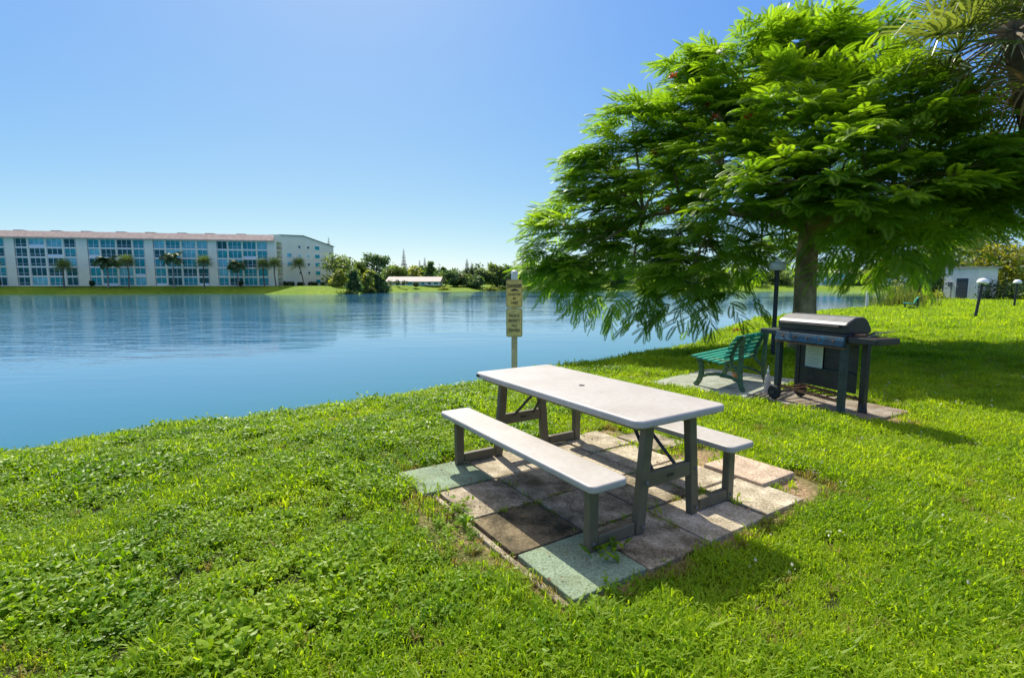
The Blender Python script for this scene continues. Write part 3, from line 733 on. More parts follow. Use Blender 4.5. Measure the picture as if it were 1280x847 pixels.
for i, (px, py, Y, rx, rz_) in enumerate(crown_lobes):
    c = np.array(at(px, py, Y)); limb_ends.append(c)
    nr = int((24*rx*rx*.8+14*rx)*(1.55 if px < 900 else 1.35))
    d = rng.normal(size=(nr, 3)); d[:, 2] = d[:, 2]*.85+.42; d /= np.linalg.norm(d, axis=1)[:, None]
    q = d*np.array([rx, rx, rz_])*(.62+.38*rng.random(nr))[:, None]
    out_ = c+q-np.array([TB.x, TB.y, 3.2]); out_ /= np.linalg.norm(out_, axis=1)[:, None]
    RP.append(c+q); RD.append(d*np.array([.75, .75, .45])+out_*np.array([.6, .6, .35])+np.array([0, 0, .12]))
# hanging sprays at the lower edge
for (px, py, Y, rx, k) in ((700, 352, 12.2, .3, 7), (720, 368, 12.2, .4, 8), (770, 375, 12.0, .35, 7), (805, 392, 11.6, .2, 5), (830, 393, 11.3, .25, 6), (870, 378, 11.2, .4, 8), (905, 372, 11.2, .3, 6), (690, 325, 12.3, .3, 6),
                           (1020, 300, 9.8, .3, 4), (1080, 315, 9.2, .4, 6), (1140, 295, 8.8, .4, 5), (1190, 288, 8.8, .35, 4), (1100, 330, 12.5, .5, 5), (1040, 322, 11.6, .4, 5), (1075, 326, 12.2, .4, 5), (1130, 322, 12.6, .5, 6), (1060, 315, 13, .6, 8), (1105, 322, 13.4, .6, 8), (1160, 312, 12, .4, 5), (660, 318, 12.6, .2, 5), (675, 345, 12.6, .25, 7), (745, 370, 12.4, .4, 9), (850, 372, 11.6, .4, 9), (795, 372, 12, .4, 9), (700, 330, 12.9, .4, 8)):
    c = np.array(at(px, py, Y)); d = rng.normal(size=(k, 3)); q = d*np.array([rx, rx, rx*.5])
    RP.append(c+q); RD.append(d*.5+np.array([-.3, 0, -.5]))
RP = np.concatenate(RP); RD = np.concatenate(RD); RD /= np.linalg.norm(RD, axis=1)[:, None]
n3 = sum(np.sin(RP @ (v_*f_)+o_) for v_, f_, o_ in ((np.array([.8, .3, .5]), 4.1, .3), (np.array([-.4, .8, .45]), 4.7, 1.9), (np.array([.2, -.5, .85]), 5.3, 4.0), (np.array([.6, .6, -.5]), 6.1, 2.2)))
kp = n3 < 1.3          # open pockets between the leaf masses
RP, RD = RP[kp], RD[kp]
FP, FT, FL, FI = [], [], [], []
NS = 9
for p_, d_ in zip(RP, RD):          # each spray: a twig with leaves left and right of it, lying in a flat tier
    hang = d_[2] < -.42
    d = d_*np.array([1, 1, 1 if hang else .42])+np.array([0, 0, 0 if hang else .03]); d /= np.linalg.norm(d)+1e-9
    lt = np.cross(d, [0, 0, 1.0]); lt /= np.linalg.norm(lt)+1e-9
    tl = .42+.25*rng.random(); t0 = rng.random(); roll = rng.normal()*.22
    for k in range(NS):
        f = k/(NS-1); sd_ = 1 if k % 2 else -1; an = (1.15-.75*f+rng.normal()*.14) if k < NS-1 else rng.normal()*.15
        v = d*math.cos(an)+lt*sd_*math.sin(an)+np.array([0, 0, .12-.10*f+sd_*roll+rng.normal()*.08])
        FP.append(p_+d*tl*(f-.55)+np.array([0, 0, -.10*f*f])); FT.append(v); FL.append((.33+.18*rng.random())*(1-.15*f)); FI.append(np.clip(.65*t0+.35*rng.random(), 0, 1))
V, Q, ti = frond_field(np.array(FP), np.array(FT), np.array(FL), np.array(FI), seed=3)
loc = np.array(TB)
np_mesh('crown', V-loc, Q, M['leaf'], tree, {'tint': ti})
# trunk and limbs
tp = [(0, 0, -.2), (0.0, 0, .3), (-.03, -.02, 1.0), (-.07, -.05, 1.8), (-.08, -.1, 2.6), (.0, -.12, 3.4)]
mb = MB(); mb.tube(tp, [.36, .27, .22, .205, .2, .15], 18); mb.build('trunk', M['bark'], tree, True)
mains = {}
for j, (tx, ty, tz) in enumerate([(-3.2, 1.4, 3.1), (-1.8, .3, 3.9), (.2, .5, 5.0), (1.6, -.6, 3.9), (3.0, -1.5, 3.0), (.5, -1.6, 3.2), (1.2, 2.0, 3.4), (-.9, 2.2, 3.3)]):
    st = Vector((-.07, -.1, 2.65)); e = Vector((tx, ty, tz)); md = st.lerp(e, .5)+Vector((0, 0, .25))
    pts = [st, st.lerp(md, .5)+Vector((0, 0, .05)), md, md.lerp(e, .5)+Vector((.03, .02, .08)), e]
    mains[j] = pts
    mb = MB(); mb.tube(pts, [.13, .105, .08, .06, .035], 9); mb.build('limb', M['bark'], tree, True)
mb = MB()
for c in limb_ends:
    lc = Vector(c)-TB
    cand = [p for k in mains for p in mains[k][2:]]
    s_ = min(cand, key=lambda p: (p-lc).length+max(0, p.z-lc.z)*.5)
    mb.tube([s_, s_.lerp(lc, .5)+Vector((0, 0, .12)), lc], [.045, .03, .012], 6)
    for k in range(5):
        e = lc+Vector(np.clip(rng.normal(size=3), -1.3, 1.3)*[.42, .42, .22]); mb.tube([s_.lerp(lc, .75), (s_.lerp(lc, .8)+e)/2+Vector((0, 0, .05)), e], [.018, .013, .006], 5)
mb.build('branches', M['bark'], tree, True)
for (px, py, Y) in ((996, 22, 11), (1085, 58, 10.8), (885, 130, 11.2), (935, 145, 10.2), (818, 190, 11.6), (834, 260, 11.2), (840, 95, 11.6), (1148, 55, 10.4), (976, 180, 9.6), (893, 146, 11)):
    c = at(px, py, Y)-TB; V, Q, ti = leaf_cloud([(c.x, c.y, c.z, .10, .10, .07)], 40, .035, px, .3, .2)
    np_mesh('blossom', V, Q, M['blossom'], tree, {'tint': ti})

# ------------------------------------------------------------------ fan palm, upper right
def fan_leaf(base, d, up, pet, size, r, nseg=34):
    """one fan leaf; returns V,Q for blades + petiole points"""
    d = d/np.linalg.norm(d); lat = np.cross(d, up); lat /= np.linalg.norm(lat)+1e-9; nm = np.cross(lat, d)
    h = base+d*pet+np.array([0, 0, -.12*pet*pet]); Vv = []
    for k in range(nseg):
        a = (k/(nseg-1)-.5)*R(250); L = size*(.62+.38*math.cos(a*.55))*(.9+.2*r.random())
        dd = d*math.cos(a)+lat*math.sin(a)+nm*(.10+.25*abs(math.sin(a))); dd /= np.linalg.norm(dd)
        w = np.cross(dd, nm); w /= np.linalg.norm(w)+1e-9
        tilt = nm*(.5 if k % 2 else -.5); wv = (w+tilt)*size*.017
        g = np.array([0, 0, -1.0])*L
        p0 = h; p1 = h+dd*L*.5; p2 = h+dd*L*.8+g*.07; p3 = h+dd*L*.97+g*(.22+.12*r.random())
        for (qa, qb, wa, wb) in ((p0, p1, .45, 1), (p1, p2, 1, .75), (p2, p3, .75, .08)):
            Vv += [qa-wv*wa, qb-wv*wb, qb+wv*wb, qa+wv*wa]
    return Vv, h
def make_fan_palm(name, label, loc, crown, group, nleaf=30, size=.85, pet=1.0, seed=5, tr=.17, dead=6, bend=(0, 0), mat='palm_leaf', nseg=34):
    t = thing(name, label, 'palm tree', loc, 0, group); r = np.random.default_rng(seed)
    c = np.array(crown, float); mb = MB()
    pts = [(0, 0, -.2)]+[(c[0]*f+bend[0]*math.sin(PI*f), c[1]*f+bend[1]*math.sin(PI*f), c[2]*f) for f in (.15, .35, .55, .75, .9, 1.0)]
    mb.tube(pts, [tr*1.25, tr, tr*.9, tr*.9, tr*.9, tr*.95, tr*1.0], 12); mb.build('trunk', M['palm_bark'], t, True)
    V = []; pb = MB(); tint = []; D = []; 
    for k in range(nleaf+dead):
        az = k*2.399+r.random()*.5; el = R(80-125*(k/nleaf)) if k < nleaf else R(-50-25*r.random())
        d = np.array([math.cos(az)*math.cos(el), math.sin(az)*math.cos(el), math.sin(el)])
        up = np.array([0, 0, 1.0]) if abs(d[2]) < .9 else np.array([1.0, 0, 0])
        Vv, h = fan_leaf(c, d, up, pet*(.75+.4*r.random()), size*(.85+.3*r.random()), r, nseg)
        if k < nleaf: V += Vv; tint += [r.random()]*len(Vv)
        else: D += Vv
        pb.tube([c, (c+h)/2+np.array([0, 0, .04]), h], [.03*size, .022*size, .015*size], 5)
    np_mesh('crown', np.array(V), np.arange(len(V)).reshape(-1, 4), M[mat], t, {'tint': np.array(tint)})
    pb.build('leaf_stems', M['bark_pale'], t)
    if dead:
        np_mesh('dry_leaves', np.array(D), np.arange(len(D)).reshape(-1, 4), M['palm_dead'], t, {'tint': r.random(len(D))})
    return t
pc = at(1268, 40, 8.3); pb_ = Vector((9.7, 7.9, 0))
make_fan_palm('fan_palm', 'tall fan palm whose shaggy crown hangs over the big tree at the top right corner', pb_, (pc.x-pb_.x, pc.y-pb_.y, pc.z), None, 40, 1.0, 1.0, 5, .16, 3, (-.15, .1))

# ------------------------------------------------------------------ apartment block
ZB = .80
def on_line(px, P, D):      # where the vertical plane of photo column px crosses the line P+sD (s returned)
    k = (px-640)/(F*math.cos(PITCH))*1.0
    k = (px-640)/F/(math.cos(PITCH)+(-(330-423.5)/F)*math.sin(PITCH))
    return (k*P.y-P.x)/(D.x-k*D.y)
A0 = at(0, 330, 131).xy; B0 = at(344.5, 330, 144).xy
AB = (B0-A0).normalized(); ABn = Vector((-AB.y, AB.x))          # into the building
if ABn.y < 0: ABn = -ABn
ap = thing('apartment_block', 'long cream five storey apartment block with brown roof and glazed balconies across the lake', 'building', (A0.x, A0.y, ZB), math.atan2(AB.y, AB.x))
pan = [(on_line(a, A0, AB), on_line(b, A0, AB)) for a, b in ((8, 20), (97, 111), (182, 193), (261, 272), (335, 345))]
step = pan[1][0]-pan[0][0]; pan.insert(0, (pan[0][0]-step, pan[0][1]-step))
S0, S1 = pan[0][0]-2, on_line(344.5, A0, AB)
ZE, ZT = 12.5, 14.35; FH = ZE/5
mb = MB()
mb.box(((S0+S1)/2, 9, ZE/2), (S1-S0, 16.4, ZE))                     # core, set back .8 behind the face line
for k in range(6): mb.box(((S0+S1)/2, .42, k*FH+.02 if k else .1), (S1-S0-.01, .8, .27 if k else .2))
bays = []
for i, (a, b) in enumerate(pan):
    mb.box(((a+b)/2, .36, ZE/2), (b-a, .88, ZE-.02))
    if i < len(pan)-1:
        l, r_ = b, pan[i+1][0]; w = r_-l; fr = (.215, .285, .285, .215); x = l
        for j, q in enumerate(fr):
            bays.append((x, x+w*q, j))
            if j < 3: mb.box((x+w*q, .38, ZE/2), (.38, .86, ZE-.04))
            x += w*q
mb.build('wall', M['wall_cream'], ap)
mb = MB()
mb.prism([(S0-.5, -.75, ZE-.05), (S0-.5, -.75, ZE+.22), (S0-.5, .9, ZT), (S0-.5, 6, ZT), (S0-.5, 6, ZE-.05)], (S1-S0+.5, 0, 0)); rf = mb.build('roof', M['roof_tile'], ap)
for k, px in enumerate((19, 66, 104, 148, 185, 225, 260, 300)):
    s = on_line(px, A0, AB); mb = MB(); mb.box((s, 3.2, ZT+.15), (2.4, 1.8, .36)); mb.build('roof_vent', M['grill_grey'], rf, bevel=.1)
wins = {}
for wide in (0, 1):
    ww = (sum(b-a for a, b, j in bays if (j in (1, 2)) == bool(wide))/max(1, sum(1 for a, b, j in bays if (j in (1, 2)) == bool(wide))))-.36
    for var in range(4):
        n = 3 if wide else 2; H0 = FH-.29; par = (.0, .0, .55, .0)[var]; side = (0, 0, .25, 0)[var]
        fm = MB(); t = .085
        fm.box((0, .02, par/2), (ww, .12, par)) if par > 0 else None
        for z in (par+.04, H0-.05): fm.box((0, 0, z), (ww, .14, .10))
        for k in range(n+1):
            fm.box((-ww/2+t/2+side*0+(ww-t)*k/n, 0, (par+H0)/2), (t, .139, H0-par))
        if var in (0, 3): fm.box((0, -.02, .72), (ww, .09, .07))
        o = fm.build('window', M['frame_white'], None)
        pm = MB(); pm.box((0, .04, (par+H0)/2), (ww-.02, .03, H0-par-.02)); p_ = pm.build('pane', M['glass_teal'], o)
        wins[wide, var] = (o, p_)
gl = [M['glass_dark'], M['glass_teal'], M['glass_light']]
pane_meshes = {}
for key, (o, p_) in wins.items():
    for gi, g in enumerate(gl):
        me = p_.data.copy(); me.materials.clear(); me.materials.append(g); pane_meshes[key+(gi,)] = me
for (a, b, j) in bays:
    for fl in range(5):
        wide = 1 if j in (1, 2) else 0; var = random.choices((0, 1, 2, 3), (.5, .25, .1, .15))[0]
        o, p_ = wins[wide, var]
        c = o.copy(); link(c); c.parent = ap; c.location = ((a+b)/2, .16, fl*FH+.16)
        q = p_.copy(); link(q); q.parent = c; q.data = pane_meshes[wide, var, random.choices((0, 1, 2), (.4, .42, .18))[0]]
for o, p_ in wins.values(): bpy.data.objects.remove(p_); bpy.data.objects.remove(o)
# end wing
C0 = at(417.5, 330, 160).xy
BC = (C0-B0).normalized(); EL = (C0-B0).length
gx_ = math.atan2(BC.y, BC.x)
wg = thing('apartment_wing', 'blank cream gable wing closing the apartment block beside the sunny grass point', 'building', (B0.x, B0.y, ZB), gx_)
bk = Vector((math.cos(PI*.62), math.sin(PI*.62), 0))*9
zB, zM, zC = ZT+.05, ZT+.35, ZE-.3
xm = on_line(380, B0, BC); x0 = on_line(353.5, B0, BC)
mb = MB(); mb.prism([(x0, 0, -.3), (EL, 0, -.3), (EL, 0, zC), (xm, 0, zM), (x0, 0, zB)], bk)
mb.box((.25, .2, zB/2), (.5, .5, zB)); mb.box((x0/2+.1, .12, ZE+(zB-ZE)/2), (x0, .3, zB-ZE))
for k in range(1, 6): mb.box((x0/2, 1.0, k*FH), (x0-.02, 2.0, .25))
mb.build('wall', M['wall_cream'], wg)
mb = MB(); mb.box((x0/2, 2.2, ZE/2), (x0, .3, ZE)); mb.build('stair_recess', M['recess'], wg)
mb = MB()
for k in range(5): mb.box((x0/2, .12, k*FH+.95), (x0-.1, .06, .07)); [mb.box((xx, .12, k*FH+.55), (.04, .04, .8)) for xx in np.linspace(.6, x0-.1, 6)]
mb.build('stair_railing', M['rust'], wg)
mb = MB()
for (p, q) in (((x0-.2, zB), (xm, zM)), ((xm, zM), (EL+.3, zC-.1))):
    mb.prism([(p[0], -.25, p[1]+.004), (q[0], -.25, q[1]+.004), (q[0], -.25, q[1]+.16), (p[0], -.25, p[1]+.16)], bk+Vector((0, .3, 0)))
mb.build('roof', M['roof_edge'], wg)
def endwin(px, fl, w, h, mat):
    s = on_line(px, B0, BC); f = MB(); f.box((s, -.02, fl*FH+1.4), (w+.16, .08, h+.16)); o = f.build('window', M['frame_white'], wg)
    f = MB(); f.box((s, -.07, fl*FH+1.4), (w, .03, h)); f.build('pane', mat, o)
for fl in range(5):
    endwin(362, fl, 1.3, 1.0, gl[2 if fl in (2, 3) else 1]) if fl in (2, 3) else None
    endwin(375, fl, .6, .6, gl[0 if fl in (1, 4) else 2]) if fl else None
    endwin(386, fl, .6, .6, gl[0 if fl != 3 else 2]) if fl else None
    endwin(397, fl, 1.5, 1.0, gl[1])

# ------------------------------------------------------------------ palms and shrubs before the block
def pinnate_palm(label, loc, h, seed, group, nl=22, L=3.3):
    t = thing('feather_palm', label, 'palm tree', loc, 0, group); r = np.random.default_rng(seed)
    mb = MB(); mb.tube([(0, 0, -.2), (.1, 0, h*.5), (0, .1, h)], [.2, .15, .13], 8); mb.build('trunk', M['bark_pale'], t)
    az = r.random(nl)*2*PI; el = np.radians(65-70*np.arange(nl)/nl)
    T = np.stack([np.cos(az)*np.cos(el), np.sin(az)*np.cos(el), np.sin(el)], -1)
    V, Q, ti = frond_field(np.tile([0, .1, h], (nl, 1)), T, np.full(nl, L), r.random(nl), 16, seed=seed, droop=1.9, pw=.09, plen=.3)
    np_mesh('crown', V, Q, M['far_dark'], t, {'tint': ti}); return t
def front(px, off): 
    s = on_line(px, A0, AB); p = A0+AB*s-ABn*off; return (p.x, p.y, hgt(p.x, p.y))
PG = 'palms on the bank before the apartment block'
def zh(px, py, p): return at(px, py, p[1]).z-p[2]
fan_specs = [(3, 327, 'cut off fan palm at the left picture edge before the apartment block'), (92, 333, 'round headed fan palm before the second blank panel of the apartment block'),
             (170, 327, 'slim fan palm right of the first drooping feather palm'), (262, 328, 'fan palm before the fourth blank panel of the block'), (335, 331, 'fan palm before the corner of the apartment block'),
             (349, 330, 'fan palm before the stair recess of the block')]
for i, (px, py, lab) in enumerate(fan_specs):
    p = front(px, 4.5); h = zh(px, py, p)
    make_fan_palm('fan_palm', lab, p, (random.uniform(-.3, .3), 0, h), PG, 34, 1.9, 1.0, 20+i, .17, 0, (random.uniform(-.3, .3), 0), 'far_leaf', 16)
p = front(380, 3); p = at(380, 356, 146); p.z = hgt(p.x, p.y); cc = at(373, 330, 146)
make_fan_palm('fan_palm', 'leaning fan palm before the blank gable wing', p, (cc.x-p.x, 0, cc.z-p.z), PG, 34, 1.9, 1.0, 31, .17, 0, (.2, 0), 'far_leaf', 16)
for i, (px, py, lab) in enumerate(((144, 327, 'first dark drooping feather palm from the left before the apartment block'), (224, 322, 'tallest dark feather palm in the middle of the apartment front'),
                                   (302, 331, 'dark feather palm with a bush at its foot near the block corner'))):
    p = front(px, 4.0); pinnate_palm(lab, p, zh(px, py, p), 40+i, PG)
def make_shrub(name, label, cat, loc, rx, ry, h, mat, seed, n=500, leaf=.16, group=None, rz=0, box=False):
    t = thing(name, label, cat, loc, rz, group)
    if box: L = [(x, 0, h*.5, rx/4, ry, h*.55) for x in np.linspace(-rx*.75, rx*.75, 4)]
    else:
        r = np.random.default_rng(seed); L = [(r.normal()*rx*.35, r.normal()*ry*.35, h*(.4+.25*r.random()), rx*.6, ry*.6, h*.42) for _ in range(5)]
    V, Q, ti = leaf_cloud(L, n, leaf, seed, .35, .5); V[:, 2] = np.maximum(V[:, 2], -.05)
    np_mesh('foliage', V, Q, M[mat], t, {'tint': ti})
    mb = MB()
    for k in range(3): mb.tube([(rx*.2*(k-1), 0, -.1), (rx*.35*(k-1), .05, h*.6)], [.04, .02], 6)
    mb.build('stem', M['bark'], t)
    return t
for i, (px, w, h, lab) in enumerate(((357, 1.7, 1.3, 'clipped hedge right of the stair recess'), (372, 1.0, 1.1, 'short clipped hedge under the gable wing windows'), (387, 1.6, 1.15, 'longest clipped hedge under the gable wing'),
                                     (399, .8, 1.2, 'brownish round bush under the gable wing'), (412, 1.0, 1.2, 'dark round bush at the far corner of the gable wing'))):
    s = on_line(px, B0, BC); p = B0+BC*s+Vector((BC.y, -BC.x))*1.2
    make_shrub('hedge' if i < 3 else 'shrub', lab, 'hedge' if i < 3 else 'shrub', (p.x, p.y, hgt(p.x, p.y)), w, .6, h, 'hedge_leaf', 60+i, 420, .22, None, gx_, i < 3)
for i, (px, w, lab) in enumerate(((304, 1.1, 'dark bush at the foot of the feather palm near the block corner'), (5, 1.2, 'dark bush at the left picture edge before the block'), (122, .5, 'small bush at the foot of the block under the second panel'))):
    p = front(px, 3.0); make_shrub('shrub', lab, 'shrub', p, w, w, 1.6, 'hedge_leaf', 70+i, 300, .22)

# ------------------------------------------------------------------ across the lake
FG = 'trees along the far shore'
def far_tree(px, top, wpx, Y, mat, lab, name='broad_tree', base=.16, n=2600, seed=None, nl=15, gp=FG, leaf=None):
    p = at(px, 357, Y); z = hgt(p.x, p.y); h = at(px, top, Y).z-z; w = wpx*Y/F*(1.3 if px < 480 else 1.15)
    return make_tree(name, lab, 'tree', (p.x, p.y, z), h, max(w, 2), M[mat], int(px*7+top) if seed is None else seed, gp, n, leaf or max(.3, Y*.0027), nl, base)
for a in ((431, 314, 40, 150, 'far_leaf', 'tallest loose crowned tree just right of the gable wing'), (452, 321, 26, 155, 'far_leaf', 'grey green open crowned tree second right of the gable wing'),
          (471, 317, 32, 152, 'far_dark', 'dark airy tree left of the low house roof'), (424, 337, 18, 140, 'far_pale', 'pale green small tree at the corner of the gable wing'),
          (441, 336, 20, 131, 'far_dark', 'dark round tree with stout trunk right on the grass point'), (460, 338, 16, 140, 'far_pale', 'yellowish bushy tree behind the grass point'),
          (474, 341, 14, 145, 'far_dark', 'low dark tree against the left end of the low house'),
          (495, 332, 30, 205, 'far_leaf', 'bright green tree behind the left end of the low house roof'), (513, 336, 30, 215, 'far_pale', 'pale tree behind the middle of the low house roof'), (528, 333, 26, 220, 'far_dark', 'dark tree behind the right end of the low house roof'),
          (538, 326, 14, 210, 'far_dark', 'slender open tree beside two pines behind the low house'), (557, 333, 10, 215, 'far_dark', 'small round topped tree on a tall stem right of the low house'), (551, 342, 18, 195, 'far_leaf', 'light bush like tree at the right end of the low house'),
          (568, 338, 24, 190, 'far_dark', 'broad dark dome shaped tree on the far shore'), (580, 343, 22, 192, 'far_leaf', 'low green tree between the dark dome tree and the pine trio'), (603, 335, 20, 192, 'far_leaf', 'green tree right of the pine trio'),
          (621, 331, 28, 195, 'far_leaf', 'broad tree left of the warning post'), (596, 346, 22, 188, 'far_dark', 'low dark tree in front of the pine trio'), (640, 334, 30, 195, 'far_dark', 'dark tree directly behind the warning post'),
          (668, 338, 30, 196, 'far_leaf', 'tree on the far shore just right of the warning post'), (700, 336, 34, 198, 'far_dark', 'dark far shore tree behind the left tip of the big crown'), (735, 338, 34, 200, 'far_leaf', 'far shore tree second behind the left half of the big crown'),
          (775, 337, 36, 200, 'far_dark', 'dark far shore tree third behind the left half of the big crown'), (815, 338, 36, 202, 'far_leaf', 'far shore tree fourth behind the big crown'), (855, 337, 36, 202, 'far_dark', 'far shore tree fifth behind the big crown'),
          (895, 338, 36, 204, 'far_leaf', 'far shore tree seen left of the lamp globe'), (935, 337, 34, 204, 'far_dark', 'far shore tree close left of the lamp globe'), (975, 338, 34, 204, 'far_leaf', 'far shore tree between lamp globe and trunk'),
          (1016, 330, 30, 215, 'far_dark', 'far shore tree just right of the trunk'), (1050, 328, 34, 220, 'far_leaf', 'tree behind the pale far house right of the trunk'), (1085, 338, 26, 204, 'far_pale', 'pale tree between the two far white houses'),
          (1118, 326, 34, 225, 'far_dark', 'tall dark tree behind the farther right white house'), (1066, 348, 16, 196, 'far_dark', 'low dark tree at the waterline before the far white houses')):
    far_tree(*a)
def norfolk(px, top, wpx, Y, lab):
    p = at(px, 357, Y); z = hgt(p.x, p.y); h = at(px, top, Y).z-z; w = wpx*Y/F/2; r = np.random.default_rng(int(px))
    t = thing('norfolk_pine', lab, 'pine tree', (p.x, p.y, z), 0, 'norfolk pines on the far shore')
    mb = MB(); mb.tube([(0, 0, -.2), (0, 0, h)], [.25, .04], 6); mb.build('trunk', M['bark_pale'], t)
    V = []; k = 0
    for zz in np.linspace(h*.35, h*.99, 17):
        rr = w*(1-(zz/h-.3)/.72)**.8*(.8+.4*r.random())
        for a in np.linspace(0, 2*PI, 7)[:-1]+r.random():
            d = np.array([math.cos(a), math.sin(a), 0]); l = np.array([-d[1], d[0], 0])
            for q in (.25, .55, .85):
                c = np.array([0, 0, zz+.35*q*rr*.4])+d*rr*q; s = rr*.24+.12
                V += [c-d*s, c-l*s*.7-[0, 0, .08], c+d*s+[0, 0, .1], c+l*s*.7-[0, 0, .08]]
                V += [c-d*s, c-np.array([0, 0, s*.6]), c+d*s, c+np.array([0, 0, s*.5])]
    V = np.array(V); np_mesh('crown', V, np.arange(len(V)).reshape(-1, 4), M['pine_leaf'], t, {'tint': np.repeat(r.random(len(V)//4), 4)})
for a in ((505.5, 311, 9, 210, 'tallest norfolk pine standing alone above the low house roof'), (525, 325, 6, 225, 'small norfolk pine left of its twin behind the low house'), (531.5, 322, 8, 225, 'norfolk pine right of its smaller twin behind the low house'),
          (584, 323.5, 9, 215, 'left and tallest pine of the trio on the far shore'), (590, 328, 7, 215, 'middle pine of the trio on the far shore'), (595.5, 332, 6, 215, 'right and shortest pine of the trio on the far shore'),
          (413, 297, 11, 185, 'dark pine top peeking over the far corner of the gable wing')):
    norfolk(*a)
def far_house(px0, px1, ytop, yeave, Y, lab, name='low_house', depth=9, nw=7, wall='wall_white', roof='roof_grey', storeys=1):
    a = at(px0, 357, Y); b_ = at(px1, 357, Y); z = hgt((a.x+b_.x)/2, (a.y+b_.y)/2); L = (b_-a).length
    t = thing(name, lab, 'house', (a.x, a.y, z), math.atan2(b_.y-a.y, b_.x-a.x))
    ze = at(px0, yeave, Y).z-z; zt = at(px0, ytop, Y).z-z
    mb = MB(); mb.box((L/2, depth/2, ze/2), (L, depth, ze)); mb.build('wall', M[wall], t)
    mb = MB(); mb.prism([(-.6, -.8, ze-.1), (-.6, -.8, ze+.08), (-.6, depth/2, zt), (-.6, depth+.8, ze+.08), (-.6, depth+.8, ze-.1)], (L+1.2, 0, 0)); mb.build('roof', M[roof], t)
    hs = ze/storeys
    for s in range(storeys):
        for k in range(nw):
            x = L*(k+.5)/nw; w = L/nw*random.choice((.4, .6, .7)); f = MB(); f.box((x, -.03, s*hs+hs*.52), (w+.2, .1, hs*.5+.15)); o = f.build('window', M['frame_white'], t)
            f = MB(); f.box((x, -.09, s*hs+hs*.52), (w, .04, hs*.5)); f.build('pane', random.choice(gl[:2]), o)
    return t
far_house(484, 549, 345.5, 352, 184, 'low white house with pale pink roof on the far shore', 'low_house', 10, 8)
far_house(1018, 1064, 336, 341, 206, 'two storey white house on the far shore right of the trunk', 'far_house', 9, 5, storeys=2)
far_house(1098, 1140, 332, 338, 208, 'white two storey house on the far shore behind the reeds', 'far_house', 9, 4, storeys=2)
for i, (px, Y, w, h, mt, lab) in enumerate(((492, 176, 5, 1.9, 'hedge_leaf', 'dark clipped hedge before the left half of the low house'), (520, 178, 1.6, 1.6, 'hedge_leaf', 'bush before the windows of the low house'), (466, 138, 1.3, 2.6, 'hedge_leaf', 'round bush on the grass point left of the low house'),
                                           (433, 127, 3.5, 1.5, 'far_leaf', 'spreading bush at the tip of the grass point'), (556, 178, 2.6, 2.2, 'far_pale', 'pale bank bush right of the low house'), (615, 182, 4, 2.0, 'far_pale', 'pale reeds along the far bank left of the warning post'))):
    p = at(px, 358, Y); make_shrub('shrub' if i else 'hedge', lab, 'shrub' if i else 'hedge', (p.x, p.y, hgt(p.x, p.y)), w, 1.0, h, mt, 90+i, 420, .28, None, 0, i == 0)
# the wood behind everything, one mass
LW = []
r = np.random.default_rng(11)
for k in range(150):
    px = -40+9.5*k; Y = 235+r.random()*60
    if px < 425: Y += 40
    q = at(px, 357, Y); h = (5.2+4.0*r.random())*(Y/230); LW.append((q.x, q.y, .8+h*.5, 4.6, 4, h*.62))
V, Q, ti = leaf_cloud(LW, 42000, .8, 12, .3, .6); V[:, 2] = np.maximum(V[:, 2], .6)
tag(np_mesh('far_woods', V, Q, M['far_dark'], None, {'tint': ti}), 'dark mass of woods closing the view behind the far shore', 'woods', kind='stuff')

# ------------------------------------------------------------------ planting round the shed
def near_tree(px, py, Y, top, wpx, mat, lab, n=3200, leaf=.16, base=.2, nl=12, name='garden_tree'):
    p = at(px, py, Y); h = at(px, top, Y).z; make_tree(name, lab, 'tree', (p.x, p.y, hgt(p.x, p.y)), h, wpx*Y/F, M[mat], int(px+top), 'trees behind the shed', n, leaf, nl, base)
near_tree(1160, 370, 49, 285, 80, 'far_leaf', 'green tree rising left of the shed')
near_tree(1215, 370, 53, 285, 62, 'yellow_leaf', 'yellowing tree directly behind the shed roof', 2200, .18)
near_tree(1255, 372, 50, 292, 60, 'yellow_leaf', 'yellow brown tree right of the shed behind the hedge', 2000, .18)
near_tree(1240, 370, 62, 255, 110, 'far_dark', 'tall dark tree filling the gap behind the shed', 4200, .24)
near_tree(1310, 372, 52, 250, 110, 'far_dark', 'dark tree at the right picture edge behind the lamps', 4000, .2)
near_tree(1120, 365, 75, 305, 70, 'far_pale', 'pale tree left behind the reeds', 2400, .26)
near_tree(1180, 368, 72, 262, 100, 'far_dark', 'dark tree behind the shrub left of the shed', 3200, .26)
for (px, py, Y, rx, ry, h, mt, n, lf, lab, bx) in (
        (1246, 377, 40.5, 1.55, .8, 1.75, 'hedge_leaf', 1500, .08, 'clipped dark hedge right of the shed', True), (1288, 378, 39, 1.5, .8, 1.8, 'hedge_leaf', 1300, .08, 'dark hedge at the right picture edge behind the far lamp', True),
        (1158, 375, 42.5, 1.9, 1.3, 2.6, 'hedge_leaf', 2000, .11, 'large rounded shrub left of the shed', False), (1150, 378, 40, 1.6, .6, .9, 'yellow_leaf', 700, .08, 'low yellowish bush at the foot of the large rounded shrub', False)):
    p = gnd(px, py); p = Vector((p.x*Y/p.y, Y, 0)); make_shrub('hedge' if bx else 'shrub', lab, 'hedge' if bx else 'shrub', (p.x, p.y, hgt(p.x, p.y)), rx, ry, h, mt, int(px), n, lf, None, R(-5), bx)
